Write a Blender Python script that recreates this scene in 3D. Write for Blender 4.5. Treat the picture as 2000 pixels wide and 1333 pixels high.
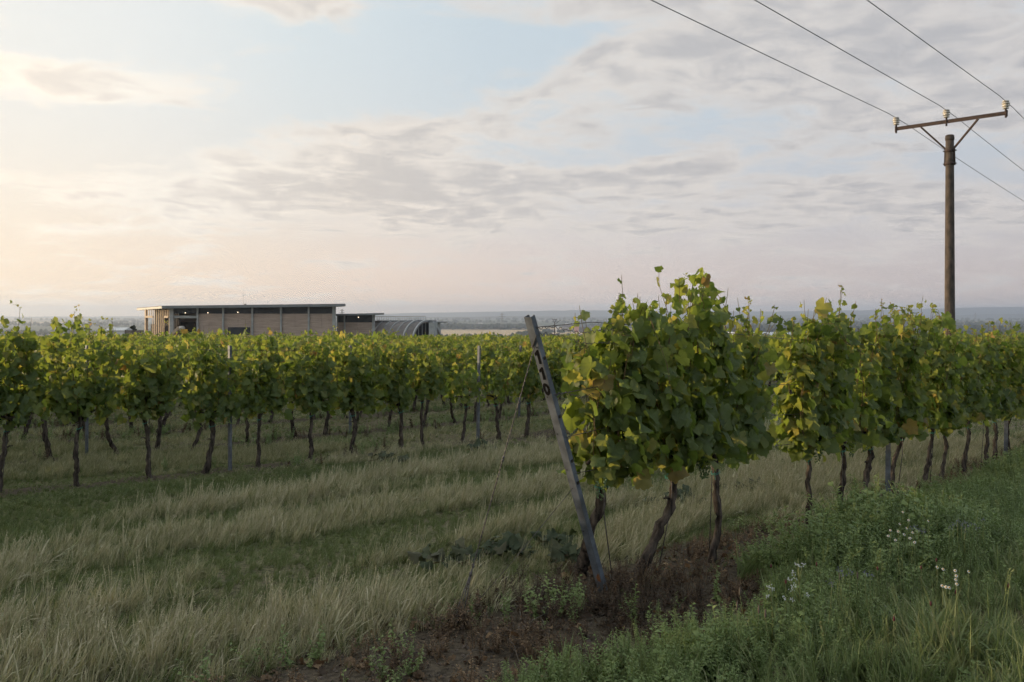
import bpy, math, random
import numpy as np
from mathutils import Vector, Matrix

# ------------------------------------------------------------------ camera, sky, sun, exposure
scn = bpy.context.scene
for o in list(bpy.data.objects):
    bpy.data.objects.remove(o)
col = scn.collection
F = 1700.0            # focal length in photo pixels (photo 2000 wide)
HY = 612.0            # eye level in the photo
EYE = 1.74            # eye height above the ground at the end post
cam_d = bpy.data.cameras.new("camera")
cam = bpy.data.objects.new("camera", cam_d)
col.objects.link(cam)
cam.location = (0, 0, EYE)
cam.rotation_euler = (math.radians(90), 0, 0)
cam_d.sensor_width = 36.0
cam_d.lens = 36.0 * F / 2000.0
cam_d.shift_y = -(666.5 - HY) / 2000.0
cam_d.clip_start = 0.05
cam_d.clip_end = 60000
scn.camera = cam

SUN_AZ = math.radians(-76)     # from the view direction, to the left
SUN_EL = math.radians(6.5)
sun_dir = Vector((math.sin(SUN_AZ) * math.cos(SUN_EL), math.cos(SUN_AZ) * math.cos(SUN_EL), math.sin(SUN_EL)))
sl = bpy.data.lights.new("sun", 'SUN')
sl.energy = 4.9
sl.angle = math.radians(0.55)
sl.color = (1.0, 0.74, 0.45)
so = bpy.data.objects.new("sun", sl)
so.rotation_euler = sun_dir.to_track_quat('Z', 'Y').to_euler()
so.location = (-60, 20, 30)
col.objects.link(so)

world = bpy.data.worlds.new("World")
scn.world = world
world.use_nodes = True


class NT:
    """small node-tree writer"""
    def __init__(self, tree):
        self.t = tree
        tree.nodes.clear()

    def n(self, typ, props=None, **inp):
        nd = self.t.nodes.new(typ)
        for k, v in (props or {}).items():
            setattr(nd, k, v)
        for k, v in inp.items():
            key = int(k[1:]) if k[0] == 'i' and k[1:].isdigit() else k.replace('_', ' ')
            self.set(nd.inputs[key], v)
        return nd

    def set(self, sock, v):
        if isinstance(v, bpy.types.NodeSocket):
            self.t.links.new(v, sock)
        elif isinstance(v, bpy.types.Node):
            self.t.links.new(v.outputs[0], sock)
        else:
            if sock.type == 'RGBA' and len(v) == 3:
                v = (*v, 1)
            sock.default_value = v

    def m(self, op, a, b=0.0, c=0.0, clamp=False):
        return self.n('ShaderNodeMath', {'operation': op, 'use_clamp': clamp}, i0=a, i1=b, i2=c).outputs[0]

    def vm(self, op, a, b=(0, 0, 0)):
        nd = self.n('ShaderNodeVectorMath', {'operation': op}, i0=a, i1=b)
        return nd.outputs['Value'] if op in ('DOT_PRODUCT', 'LENGTH') else nd.outputs[0]

    def mix(self, f, a, b, mode='MIX'):
        nd = self.n('ShaderNodeMix', {'data_type': 'RGBA', 'blend_type': mode})
        self.set(nd.inputs[0], f)
        self.set(nd.inputs[6], a)
        self.set(nd.inputs[7], b)
        return nd.outputs[2]

    def rng(self, v, a, b, c=0.0, d=1.0, smooth=True):
        nd = self.n('ShaderNodeMapRange', {'interpolation_type': 'SMOOTHSTEP' if smooth else 'LINEAR'})
        for i, x in enumerate((v, a, b, c, d)):
            self.set(nd.inputs[i], x)
        return nd.outputs[0]

    def ramp(self, f, stops, interp='LINEAR'):
        nd = self.n('ShaderNodeValToRGB')
        nd.color_ramp.interpolation = interp
        els = nd.color_ramp.elements
        while len(els) < len(stops):
            els.new(0.5)
        for e, (p, c) in zip(els, stops):
            e.position = p
            e.color = (*c, 1)
        self.set(nd.inputs[0], f)
        return nd.outputs[0]

    def noise(self, vec, scale, detail=4, rough=0.55, dist=0.0):
        nd = self.n('ShaderNodeTexNoise', None, Vector=vec, Scale=scale, Detail=detail, Roughness=rough, Distortion=dist)
        return nd.outputs[0]


def build_sky():
    t = NT(world.node_tree)
    sky = t.n('ShaderNodeTexSky', {'sky_type': 'NISHITA'})
    sky.sun_disc = False
    sky.sun_elevation = SUN_EL
    sky.sun_rotation = SUN_AZ
    sky.altitude = 250
    sky.air_density = 1.0
    sky.dust_density = 2.2
    sky.ozone_density = 1.4
    d = t.vm('NORMALIZE', t.n('ShaderNodeTexCoord').outputs['Generated'])
    sx = t.n('ShaderNodeSeparateXYZ', None, i0=d)
    z = sx.outputs[2]
    el = t.m('ARCSINE', z)                                    # elevation in radians
    az = t.m('ARCTAN2', sx.outputs[0], sx.outputs[1])         # azimuth from +Y to the right
    sunflat = Vector((math.sin(SUN_AZ), math.cos(SUN_AZ), 0.05)).normalized()
    near_sun = t.rng(t.vm('DOT_PRODUCT', d, tuple(sunflat)), -0.35, 0.98)   # 0 away .. 1 at the sun
    # base: physical sky, lifted and paled by high thin veil
    base = t.mix(1.0, sky.outputs[0], SKY_GAIN, 'MULTIPLY')
    veil = t.ramp(near_sun, [(0.0, (0.58, 0.68, 0.78)), (0.45, (0.67, 0.775, 0.845)), (0.66, (0.80, 0.88, 0.91)), (0.80, (0.95, 0.975, 0.96)), (1.0, (1.10, 1.06, 0.97))])
    base = t.mix(0.86, base, veil)
    # horizon band: dusty pink, cream toward the sun
    hz = t.ramp(near_sun, [(0.0, (0.60, 0.505, 0.475)), (0.35, (0.79, 0.635, 0.555)), (0.58, (0.93, 0.715, 0.565)), (0.76, (1.0, 0.775, 0.575)), (1.0, (1.16, 0.93, 0.66))])
    fh = t.m('POWER', 2.718, t.m('MULTIPLY', t.m('POWER', t.m('DIVIDE', t.m('MAXIMUM', el, 0.0), 0.145), 1.5), -1.0))
    base = t.mix(t.m('MULTIPLY', fh, 0.93), base, hz)
    # cloud sheet at one height, seen in perspective
    iz = t.m('DIVIDE', 1.0, t.m('ADD', t.m('MAXIMUM', z, 0.0), 0.10))
    cp = t.n('ShaderNodeCombineXYZ', None, X=t.m('MULTIPLY', sx.outputs[0], iz), Y=t.m('MULTIPLY', sx.outputs[1], iz), Z=11.4).outputs[0]
    n1 = t.noise(cp, 1.5, 5, 0.56, 0.3)
    n2 = t.noise(cp, 5.0, 5, 0.58, 0.5)
    f = t.m('ADD', t.m('MULTIPLY', n1, 0.66), t.m('MULTIPLY', n2, 0.34))

    def bank(az0, el0, wa, we, amp):
        a = t.m('DIVIDE', t.m('SUBTRACT', az, math.radians(az0)), math.radians(wa))
        e = t.m('DIVIDE', t.m('SUBTRACT', el, math.radians(el0)), math.radians(we))
        q = t.m('ADD', t.m('MULTIPLY', a, a), t.m('MULTIPLY', e, e))
        return t.m('MULTIPLY', t.m('POWER', 2.718, t.m('MULTIPLY', q, -1.0)), amp)
    total = f
    for b in CLOUD_BANKS:
        total = t.m('ADD', total, bank(*b))
    dens = t.rng(total, 0.490, 0.655)
    thick = t.rng(t.m('ADD', total, t.m('MULTIPLY', t.m('SUBTRACT', n2, 0.5), 0.55)), 0.55, 0.84)
    ccol_l = t.ramp(near_sun, [(0.0, (0.69, 0.65, 0.625)), (0.4, (0.79, 0.735, 0.68)), (0.62, (0.91, 0.825, 0.735)), (0.8, (1.05, 0.98, 0.87)), (1.0, (1.40, 1.2, 0.95))])
    ccol_d = t.ramp(near_sun, [(0.0, (0.48, 0.47, 0.485)), (0.4, (0.565, 0.54, 0.53)), (0.62, (0.655, 0.605, 0.56)), (0.8, (0.84, 0.77, 0.70)), (1.0, (1.1, 0.95, 0.76))])
    ccol = t.mix(thick, ccol_l, ccol_d)
    out = t.mix(t.m('MULTIPLY', dens, 0.86), base, ccol)
    out = t.mix(1.0, out, (10.0 * SKY_LEVEL,) * 3, 'MULTIPLY')
    bg = t.n('ShaderNodeBackground', None, Color=out, Strength=0.1)
    t.t.links.new(bg.outputs[0], t.n('ShaderNodeOutputWorld').inputs[0])


SKY_LEVEL = 1.0
SKY_GAIN = (0.10, 0.10, 0.10)
# cloud banks: azimuth, elevation, half widths (degrees), amount
CLOUD_BANKS = [(-11, 7.6, 15, 2.2, 0.24), (-9.5, 10.8, 6.0, 2.0, 0.16), (6, 8.4, 11, 1.2, 0.13), (19, 14.8, 16, 5.2, 0.20), (5, 19.5, 7, 2.0, 0.13),
               (-11, 15.2, 9, 2.0, -0.13), (-26, 10, 5, 1.3, -0.10), (-26, 13.6, 9, 1.1, 0.23), (-20, 19.8, 15, 1.5, 0.13), (21, 6.4, 22, 2.0, 0.12)]
build_sky()
world.cycles.sampling_method = 'MANUAL'
world.cycles.sample_map_resolution = 512

vs = scn.view_settings
vs.view_transform = 'Standard'
vs.look = 'None'
vs.exposure = 0.0
vs.gamma = 1.0
vs.use_curve_mapping = False
cy = scn.cycles
cy.use_denoising = True
cy.use_light_tree = False
cy.max_bounces = 6
cy.diffuse_bounces = 3
cy.glossy_bounces = 2
cy.transmission_bounces = 5
cy.transparent_max_bounces = 6
cy.volume_bounces = 0
cy.sample_clamp_indirect = 4.0
cy.use_adaptive_sampling = True
cy.adaptive_threshold = 0.03
cy.adaptive_min_samples = 12

R = np.random.default_rng(11)
random.seed(5)

# ------------------------------------------------------------------ layout of the place
D = np.array([0.6666, 0.7455])        # direction of the vine rows (right and away)
N = np.array([-0.7455, 0.6666])       # across the rows, away from the camera
P0 = np.array([0.55, 5.35])           # foot of the numbered end post
ROT = math.atan2(D[1], D[0])
ROW_W = [0.0, 7.79] + [7.79 + 3.02 * k for k in range(1, 60)]
VSP = 0.849                            # vine spacing
POST = 5.095                           # post spacing


def drop(y):
    y = np.asarray(y, float)
    near = 1.74 + 0.057 * (y - 5.35)
    back = 1.435 + 0.03 * y
    mid = 1.74 + 0.0268 * (y - 5.35) + 0.38 * (1 - np.exp(-np.clip(y - 5.35, 0, None) / 6))
    far = np.interp(y, [100, 150, 190, 300, 500, 800, 1200, 1600, 60000], [4.657, 6.1, 7.6, 13, 27, 46, 58, 60, 60])
    return np.where(y < 0, back, np.where(y < 5.35, near, np.where(y < 100, mid, far)))


def hash2(ix, iy, seed):
    h = np.sin(ix * 127.1 + iy * 311.7 + seed * 74.7) * 43758.5453
    return h - np.floor(h)


def vnoise(x, y, seed=0.0):
    x = np.asarray(x, float); y = np.asarray(y, float)
    ix, iy = np.floor(x), np.floor(y)
    fx, fy = x - ix, y - iy
    fx = fx * fx * (3 - 2 * fx); fy = fy * fy * (3 - 2 * fy)
    a = hash2(ix, iy, seed); b = hash2(ix + 1, iy, seed); c = hash2(ix, iy + 1, seed); d = hash2(ix + 1, iy + 1, seed)
    return (a * (1 - fx) + b * fx) * (1 - fy) + (c * (1 - fx) + d * fx) * fy


def ground(x, y):
    x = np.asarray(x, float); y = np.asarray(y, float)
    g = EYE - drop(y)
    near = np.clip(1.4 - np.hypot(x, y - 10) / 40, 0, 1)
    g = g + near * 0.06 * (vnoise(x * 0.9, y * 0.9, 3) - 0.5) + near * 0.03 * (vnoise(x * 3, y * 3, 8) - 0.5)
    return g


def sw(x, y):
    rx = np.asarray(x) - P0[0]; ry = np.asarray(y) - P0[1]
    return rx * D[0] + ry * D[1], rx * N[0] + ry * N[1]


def at(s, w):
    p = P0 + D * s + N * w
    return float(p[0]), float(p[1])


def px_ground(px, py):
    """the point of the ground seen at a photo pixel"""
    k = (py - HY) / F
    y = 5.0
    for _ in range(60):
        y = 0.5 * y + 0.5 * float(drop(y)) / k
    return (px - 1000) / F * y, y


def s_at_px(px, w):
    """how far along a row the photo column lies"""
    t = (px - 1000) / F
    o = P0 + N * w
    return (o[1] * t - o[0]) / (D[0] - D[1] * t)


# ------------------------------------------------------------------ mesh helpers
def mk(name, V, tris=None, quads=None, mats=(), parent=None, smooth=True, matidx=None, link=True, polys=None):
    me = bpy.data.meshes.new(name)
    V = np.asarray(V, np.float32).reshape(-1, 3)
    T = np.asarray(tris if tris is not None else [], np.int32).reshape(-1, 3)
    Q = np.asarray(quads if quads is not None else [], np.int32).reshape(-1, 4)
    parts = [T.ravel(), Q.ravel()]
    tot = [np.full(len(T), 3, np.int32), np.full(len(Q), 4, np.int32)]
    for p in (polys or []):
        parts.append(np.asarray(p, np.int32)); tot.append(np.array([len(p)], np.int32))
    loops = np.concatenate(parts); lt = np.concatenate(tot)
    ls = np.concatenate([[0], np.cumsum(lt)[:-1]]).astype(np.int32) if len(lt) else np.zeros(0, np.int32)
    me.vertices.add(len(V)); me.vertices.foreach_set('co', V.ravel())
    me.loops.add(len(loops)); me.loops.foreach_set('vertex_index', loops)
    me.polygons.add(len(lt)); me.polygons.foreach_set('loop_start', ls); me.polygons.foreach_set('loop_total', lt)
    me.polygons.foreach_set('use_smooth', np.full(len(lt), smooth))
    for m in (mats if isinstance(mats, (list, tuple)) else [mats]):
        me.materials.append(m)
    if matidx is not None:
        me.polygons.foreach_set('material_index', np.asarray(matidx, np.int32))
    me.update(calc_edges=True)
    me.validate()
    ob = bpy.data.objects.new(name, me)
    if link:
        col.objects.link(ob)
    if parent is not None:
        ob.parent = parent
    return ob


class MB:
    """collects shapes for one mesh"""
    def __init__(self):
        self.v = []; self.t = []; self.q = []; self.p = []; self.n = 0

    def add(self, V, tris=None, quads=None, polys=None):
        V = np.asarray(V, float).reshape(-1, 3)
        if tris is not None and len(tris): self.t.append(np.asarray(tris) + self.n)
        if quads is not None and len(quads): self.q.append(np.asarray(quads) + self.n)
        for p in polys or []: self.p.append([i + self.n for i in p])
        self.v.append(V); self.n += len(V)
        return self

    def box(self, lo, hi, M=None):
        x0, y0, z0 = lo; x1, y1, z1 = hi
        V = np.array([[x0, y0, z0], [x1, y0, z0], [x1, y1, z0], [x0, y1, z0], [x0, y0, z1], [x1, y0, z1], [x1, y1, z1], [x0, y1, z1]], float)
        if M is not None:
            V = np.array([M @ Vector(v) for v in V])
        return self.add(V, quads=[[0, 3, 2, 1], [4, 5, 6, 7], [0, 1, 5, 4], [1, 2, 6, 5], [2, 3, 7, 6], [3, 0, 4, 7]])

    def hexa(self, V):
        return self.add(V, quads=[[0, 3, 2, 1], [4, 5, 6, 7], [0, 1, 5, 4], [1, 2, 6, 5], [2, 3, 7, 6], [3, 0, 4, 7]])

    def beam(self, a, b, wd, ht, up=(0, 0, 1)):
        """rectangular bar from a to b"""
        a = Vector(a); b = Vector(b); d = (b - a).normalized(); up = Vector(up)
        sd = d.cross(up)
        if sd.length < 1e-4: sd = d.cross(Vector((0, 1, 0)))
        sd.normalize(); u = sd.cross(d).normalized()
        V = []
        for p in (a, b):
            for i, j in ((-1, -1), (1, -1), (1, 1), (-1, 1)):
                V.append(p + sd * (i * wd / 2) + u * (j * ht / 2))
        return self.hexa([V[0], V[1], V[2], V[3], V[4], V[5], V[6], V[7]])

    def tube(self, pts, rad, n=8, caps=True):
        P = np.asarray(pts, float); k = len(P)
        rad = np.broadcast_to(np.asarray(rad, float), (k,)) if np.ndim(rad) < 2 else rad
        T = np.gradient(P, axis=0); T /= np.linalg.norm(T, axis=1)[:, None] + 1e-12
        ref = np.array([0.0, 0, 1]) if abs(T[0][2]) < 0.9 else np.array([1.0, 0, 0])
        A = np.cross(T, ref); A /= np.linalg.norm(A, axis=1)[:, None] + 1e-12
        B = np.cross(T, A)
        th = np.linspace(0, 2 * np.pi, n, endpoint=False)
        r = rad[:, None] if np.ndim(rad) == 1 else rad
        ring = (A[:, None] * np.cos(th)[None, :, None] + B[:, None] * np.sin(th)[None, :, None]) * np.broadcast_to(r, (k, n))[:, :, None]
        V = (P[:, None] + ring).reshape(-1, 3)
        i = np.arange(k - 1)[:, None] * n; j = np.arange(n)[None]; j2 = (j + 1) % n
        q = np.stack([i + j, i + j2, i + n + j2, i + n + j], -1).reshape(-1, 4)
        self.add(V, quads=q, polys=[list(range(n))[::-1], list(range((k - 1) * n, k * n))] if caps else None)
        return self

    def lathe(self, prof, c, n=16):
        pts = [(c[0], c[1], c[2] + z) for r, z in prof]
        th = np.linspace(0, 2 * np.pi, n, endpoint=False)
        V = []
        for (r, z) in prof:
            V += [(c[0] + r * math.cos(a), c[1] + r * math.sin(a), c[2] + z) for a in th]
        k = len(prof)
        q = [[i * n + j, i * n + (j + 1) % n, (i + 1) * n + (j + 1) % n, (i + 1) * n + j] for i in range(k - 1) for j in range(n)]
        return self.add(V, quads=q, polys=[list(range(n))[::-1], list(range((k - 1) * n, k * n))])

    def build(self, name, mat, parent=None, smooth=False, link=True):
        return mk(name, np.concatenate(self.v), np.concatenate(self.t) if self.t else None, np.concatenate(self.q) if self.q else None, [mat] if not isinstance(mat, (list, tuple)) else mat, parent, smooth, link=link, polys=self.p)


def tag(o, label=None, cat=None, group=None, kind=None):
    if label: o['label'] = label
    if cat: o['category'] = cat
    if group: o['group'] = group
    if kind: o['kind'] = kind
    return o


def empty(name, loc, rz=0.0):
    o = bpy.data.objects.new(name, None)
    o.location = loc; o.rotation_euler = (0, 0, rz)
    o.empty_display_size = 0.1
    col.objects.link(o)
    return o


ORD = ['first', 'second', 'third', 'fourth', 'fifth', 'sixth', 'seventh', 'eighth', 'ninth', 'tenth', 'eleventh', 'twelfth', 'thirteenth', 'fourteenth', 'fifteenth', 'sixteenth', 'seventeenth', 'eighteenth', 'nineteenth', 'twentieth', 'twenty-first', 'twenty-second', 'twenty-third', 'twenty-fourth', 'twenty-fifth', 'twenty-sixth', 'twenty-seventh', 'twenty-eighth', 'twenty-ninth', 'thirtieth', 'thirty-first', 'thirty-second', 'thirty-third', 'thirty-fourth', 'thirty-fifth', 'thirty-sixth', 'thirty-seventh', 'thirty-eighth']

# ------------------------------------------------------------------ materials
MAT = {}


def mat(name):
    m = bpy.data.materials.new(name)
    m.use_nodes = True
    MAT[name] = m
    return m, NT(m.node_tree)


def finish(t, shader, disp=None):
    o = t.n('ShaderNodeOutputMaterial')
    t.t.links.new(shader.outputs[0] if isinstance(shader, bpy.types.Node) else shader, o.inputs[0])


def plain(name, c, rough=0.7, metal=0.0, var=0.25, scale=6.0, bump=0.0, spec=0.4, coords='Object', c2=None, stretch=(1, 1, 1)):
    m, t = mat(name)
    v = t.n('ShaderNodeTexCoord').outputs[coords]
    v = t.vm('MULTIPLY', v, stretch)
    n = t.noise(v, scale, 5, 0.6)
    c = np.array(c)
    c2 = np.array(c2) if c2 is not None else c * (1 - var)
    colr = t.mix(t.rng(n, 0.32, 0.68), tuple(c2), tuple(np.minimum(c * (1 + var * 0.6), 1)))
    b = t.n('ShaderNodeBsdfPrincipled', None, Base_Color=colr, Roughness=t.rng(n, 0.2, 0.8, max(rough - 0.12, 0.05), min(rough + 0.12, 1)), Metallic=metal)
    b.inputs['Specular IOR Level'].default_value = spec
    if bump:
        bp = t.n('ShaderNodeBump', None, Strength=min(bump, 1.0), Distance=0.01, Height=n)
        t.t.links.new(bp.outputs[0], b.inputs['Normal'])
    finish(t, b)
    return m


def leafy(name, stops, trans, tmix=0.42, rough=0.5, inst=None, pale=None, spec=0.35, veins=False, green=False):
    """thin leaf: reflects from its face, lets light through"""
    m, t = mat(name)
    geo = t.n('ShaderNodeNewGeometry')
    oi = t.n('ShaderNodeObjectInfo')
    r = t.m('FRACT', t.m('ADD', geo.outputs['Random Per Island'], t.m('MULTIPLY', oi.outputs['Random'], 7.31)))
    if inst:
        a = t.n('ShaderNodeAttribute', {'attribute_type': 'INSTANCER', 'attribute_name': inst}).outputs['Fac']
        r = t.m('ADD', t.m('MULTIPLY', r, 0.50), t.m('MULTIPLY', a, 0.62), clamp=True) if not green else t.m('ADD', t.m('MULTIPLY', r, 0.30), t.m('MULTIPLY', a, 0.60))
    c = t.ramp(r, stops)
    tc = t.ramp(r, trans)
    mott = t.noise(geo.outputs['Position'], 38.0, 1, 0.5)
    c = t.mix(t.rng(mott, 0.35, 0.7, 0.0, 0.35), c, t.mix(1.0, c, (0.62, 0.68, 0.55), 'MULTIPLY'))
    if veins:
        lc = t.n('ShaderNodeSeparateXYZ', None, i0=t.n('ShaderNodeAttribute', {'attribute_name': 'lc'}).outputs['Vector'])
        ax_ = t.m('ABSOLUTE', lc.outputs[0]); ay_ = t.m('ADD', lc.outputs[1], 0.02)
        d0 = ax_
        d1 = t.m('ABSOLUTE', t.m('SUBTRACT', t.m('MULTIPLY', ax_, 0.70), t.m('MULTIPLY', ay_, 0.715)))
        d2 = t.m('ABSOLUTE', t.m('ADD', t.m('MULTIPLY', ax_, 0.16), t.m('MULTIPLY', ay_, 0.98)))
        dv = t.m('MINIMUM', t.m('MINIMUM', d0, d1), d2)
        vein = t.m('SUBTRACT', 1.0, t.rng(dv, 0.004, 0.034))
        c = t.mix(t.m('MULTIPLY', vein, 0.45), c, t.mix(1.0, c, (2.1, 1.9, 1.8), 'MULTIPLY'))
        tc = t.mix(t.m('MULTIPLY', vein, 0.45), tc, t.mix(1.0, tc, (0.55, 0.6, 0.5), 'MULTIPLY'))
    if pale is not None:
        c = t.mix(t.m('MULTIPLY', geo.outputs['Backfacing'], 0.55), c, pale)
    b = t.n('ShaderNodeBsdfPrincipled', None, Base_Color=c, Roughness=rough)
    b.inputs['Specular IOR Level'].default_value = spec
    tl = t.n('ShaderNodeBsdfTranslucent', None, Color=tc)
    finish(t, t.n('ShaderNodeMixShader', None, i0=tmix, i1=b.outputs[0], i2=tl.outputs[0]))
    return m


leafy('vine_leaf',
      [(0.0, (0.042, 0.074, 0.023)), (0.40, (0.078, 0.122, 0.033)), (0.75, (0.132, 0.178, 0.047)), (0.965, (0.19, 0.215, 0.058)), (0.99, (0.38, 0.30, 0.08)), (1.0, (0.26, 0.15, 0.06))],
      [(0.0, (0.22, 0.31, 0.045)), (0.5, (0.33, 0.41, 0.06)), (0.85, (0.46, 0.49, 0.08)), (0.98, (0.60, 0.50, 0.10)), (1.0, (0.45, 0.27, 0.08))],
      tmix=0.47, rough=0.5, pale=(0.15, 0.185, 0.085), veins=True, spec=0.22)
leafy('young_leaf', [(0.0, (0.10, 0.14, 0.03)), (0.6, (0.16, 0.18, 0.05)), (1.0, (0.26, 0.17, 0.08))],
      [(0.0, (0.36, 0.44, 0.06)), (0.6, (0.5, 0.5, 0.08)), (1.0, (0.55, 0.36, 0.12))], tmix=0.46, rough=0.5)
leafy('wilted_leaf', [(0.0, (0.035, 0.055, 0.025)), (0.6, (0.06, 0.08, 0.035)), (1.0, (0.16, 0.125, 0.08))],
      [(0.0, (0.06, 0.09, 0.03)), (1.0, (0.15, 0.12, 0.06))], tmix=0.2, rough=0.7, pale=(0.09, 0.105, 0.07), spec=0.15)
leafy('meadow_grass',
      [(0.0, (0.065, 0.11, 0.034)), (0.25, (0.125, 0.175, 0.060)), (0.5, (0.28, 0.295, 0.15)), (0.75, (0.50, 0.455, 0.30)), (1.0, (0.72, 0.645, 0.47))],
      [(0.0, (0.16, 0.24, 0.05)), (0.5, (0.34, 0.34, 0.12)), (1.0, (0.52, 0.45, 0.24))], tmix=0.28, rough=0.55, inst='tone')
leafy('verge_blade',
      [(0.0, (0.105, 0.15, 0.055)), (0.3, (0.175, 0.225, 0.085)), (0.55, (0.26, 0.28, 0.125)), (0.8, (0.38, 0.36, 0.21)), (1.0, (0.55, 0.47, 0.31))],
      [(0.0, (0.12, 0.2, 0.05)), (0.5, (0.22, 0.28, 0.08)), (1.0, (0.40, 0.36, 0.18))], tmix=0.28, rough=0.5, inst='tone', green=True)
leafy('weed_green',
      [(0.0, (0.155, 0.215, 0.075)), (0.5, (0.25, 0.315, 0.12)), (0.85, (0.34, 0.39, 0.17)), (1.0, (0.46, 0.42, 0.18))],
      [(0.0, (0.18, 0.28, 0.07)), (0.6, (0.28, 0.38, 0.10)), (1.0, (0.4, 0.38, 0.12))], tmix=0.34, rough=0.55, inst='tone', green=True)
leafy('weed_dead',
      [(0.0, (0.050, 0.038, 0.027)), (0.4, (0.085, 0.060, 0.040)), (0.75, (0.22, 0.145, 0.085)), (1.0, (0.44, 0.31, 0.18))],
      [(0.0, (0.06, 0.03, 0.02)), (1.0, (0.34, 0.17, 0.07))], tmix=0.25, rough=0.7, inst='tone')
leafy('far_foliage', [(0.0, (0.018, 0.030, 0.016)), (0.6, (0.030, 0.048, 0.022)), (1.0, (0.050, 0.066, 0.030))],
      [(0.0, (0.03, 0.05, 0.02)), (1.0, (0.06, 0.08, 0.03))], tmix=0.15, rough=0.8)

plain('bark', (0.105, 0.085, 0.070), 0.95, var=0.45, scale=34, bump=1.0, spec=0.1, stretch=(1, 1, 0.20), c2=(0.024, 0.0195, 0.017))
plain('shoot_bark', (0.16, 0.085, 0.045), 0.7, var=0.3, scale=20, c2=(0.09, 0.085, 0.03))
plain('green_stem', (0.12, 0.15, 0.05), 0.6, var=0.3, scale=10)
plain('tie_twine', (0.06, 0.33, 0.26), 0.6, var=0.3, scale=60)
plain('galvanised', (0.15, 0.165, 0.19), 0.6, metal=0.25, var=0.22, scale=14, bump=0.12, c2=(0.09, 0.10, 0.115))
plain('galvanised_dull', (0.135, 0.155, 0.185), 0.6, metal=0.25, var=0.3, scale=9, bump=0.15, c2=(0.08, 0.09, 0.105))
plain('wire', (0.14, 0.13, 0.125), 0.6, metal=0.5, var=0.4, scale=50, c2=(0.07, 0.055, 0.05))
plain('black_paint', (0.010, 0.010, 0.011), 0.95, var=0.3, scale=40, spec=0.05)
plain('rust', (0.20, 0.085, 0.04), 0.85, var=0.4, scale=30, bump=0.3)
plain('dark_bolt', (0.05, 0.045, 0.04), 0.6, metal=0.5, var=0.3, scale=40)
plain('pole_concrete', (0.092, 0.073, 0.060), 0.92, var=0.35, scale=9, bump=0.6, c2=(0.045, 0.038, 0.033), stretch=(1, 1, 0.4))
plain('rusty_steel', (0.075, 0.050, 0.042), 0.8, metal=0.2, var=0.4, scale=18, bump=0.3, c2=(0.04, 0.031, 0.029))
plain('porcelain', (0.55, 0.52, 0.47), 0.25, var=0.12, scale=8, spec=0.6)
plain('porcelain_grime', (0.18, 0.16, 0.14), 0.5, var=0.3, scale=10)
plain('power_cable', (0.16, 0.155, 0.155), 0.55, metal=0.6, var=0.2, scale=5)
plain('roof_fascia', (0.20, 0.215, 0.225), 0.5, metal=0.2, var=0.15, scale=0.5)
plain('roof_membrane', (0.15, 0.16, 0.17), 0.8, var=0.2, scale=0.4)
plain('concrete_pale', (0.36, 0.37, 0.365), 0.85, var=0.2, scale=0.9, bump=0.1)
plain('wood_fin', (0.62, 0.49, 0.36), 0.75, var=0.22, scale=1.2, stretch=(4, 4, 0.5))
plain('wood_wall', (0.43, 0.33, 0.27), 0.85, var=0.22, scale=1.3, stretch=(0.25, 0.25, 5))
plain('dark_glazing', (0.032, 0.036, 0.042), 0.6, var=0.15, scale=0.3, spec=0.3)
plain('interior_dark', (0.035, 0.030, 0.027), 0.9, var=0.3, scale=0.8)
plain('vault_skin', (0.24, 0.21, 0.19), 0.8, var=0.18, scale=0.8)
plain('rib_metal', (0.38, 0.385, 0.385), 0.45, metal=0.3, var=0.12, scale=1)
plain('crate_wood', (0.48, 0.36, 0.25), 0.8, var=0.25, scale=2)
plain('machine_paint', (0.55, 0.50, 0.44), 0.5, var=0.15, scale=1.5)
plain('tyre_rubber', (0.03, 0.03, 0.032), 0.8, var=0.2, scale=3)
plain('white_paint', (0.70, 0.70, 0.69), 0.6, var=0.12, scale=0.5)
plain('fence_wood', (0.17, 0.14, 0.115), 0.85, var=0.3, scale=1)
plain('pylon_steel', (0.20, 0.20, 0.21), 0.7, var=0.2, scale=0.2)
plain('barn_wall', (0.45, 0.42, 0.38), 0.85, var=0.2, scale=0.05)
plain('barn_roof', (0.16, 0.13, 0.12), 0.85, var=0.25, scale=0.05)
plain('barn_pink', (0.60, 0.28, 0.21), 0.85, var=0.12, scale=0.05)
plain('polytunnel_film', (0.74, 0.75, 0.76), 0.4, var=0.12, scale=0.02)
plain('stubble', (0.52, 0.37, 0.20), 0.95, var=0.16, scale=0.006)
plain('stubble_dark', (0.26, 0.19, 0.12), 0.95, var=0.2, scale=0.006)
plain('crop_green', (0.075, 0.09, 0.04), 0.95, var=0.25, scale=0.006)
plain('petal_white', (0.72, 0.72, 0.72), 0.6, var=0.08, scale=30)
plain('petal_violet', (0.27, 0.25, 0.38), 0.6, var=0.2, scale=30)
plain('clover_red', (0.10, 0.02, 0.025), 0.7, var=0.3, scale=30)
plain('flower_disc', (0.60, 0.36, 0.04), 0.7, var=0.2, scale=40)
plain('grape', (0.10, 0.15, 0.055), 0.35, var=0.2, scale=30)
plain('seed_head', (0.13, 0.105, 0.08), 0.8, var=0.3, scale=30)
m, t = mat('lamp_glow')
finish(t, t.n('ShaderNodeEmission', None, Color=(1.0, 0.80, 0.55), Strength=5.0))


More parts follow.
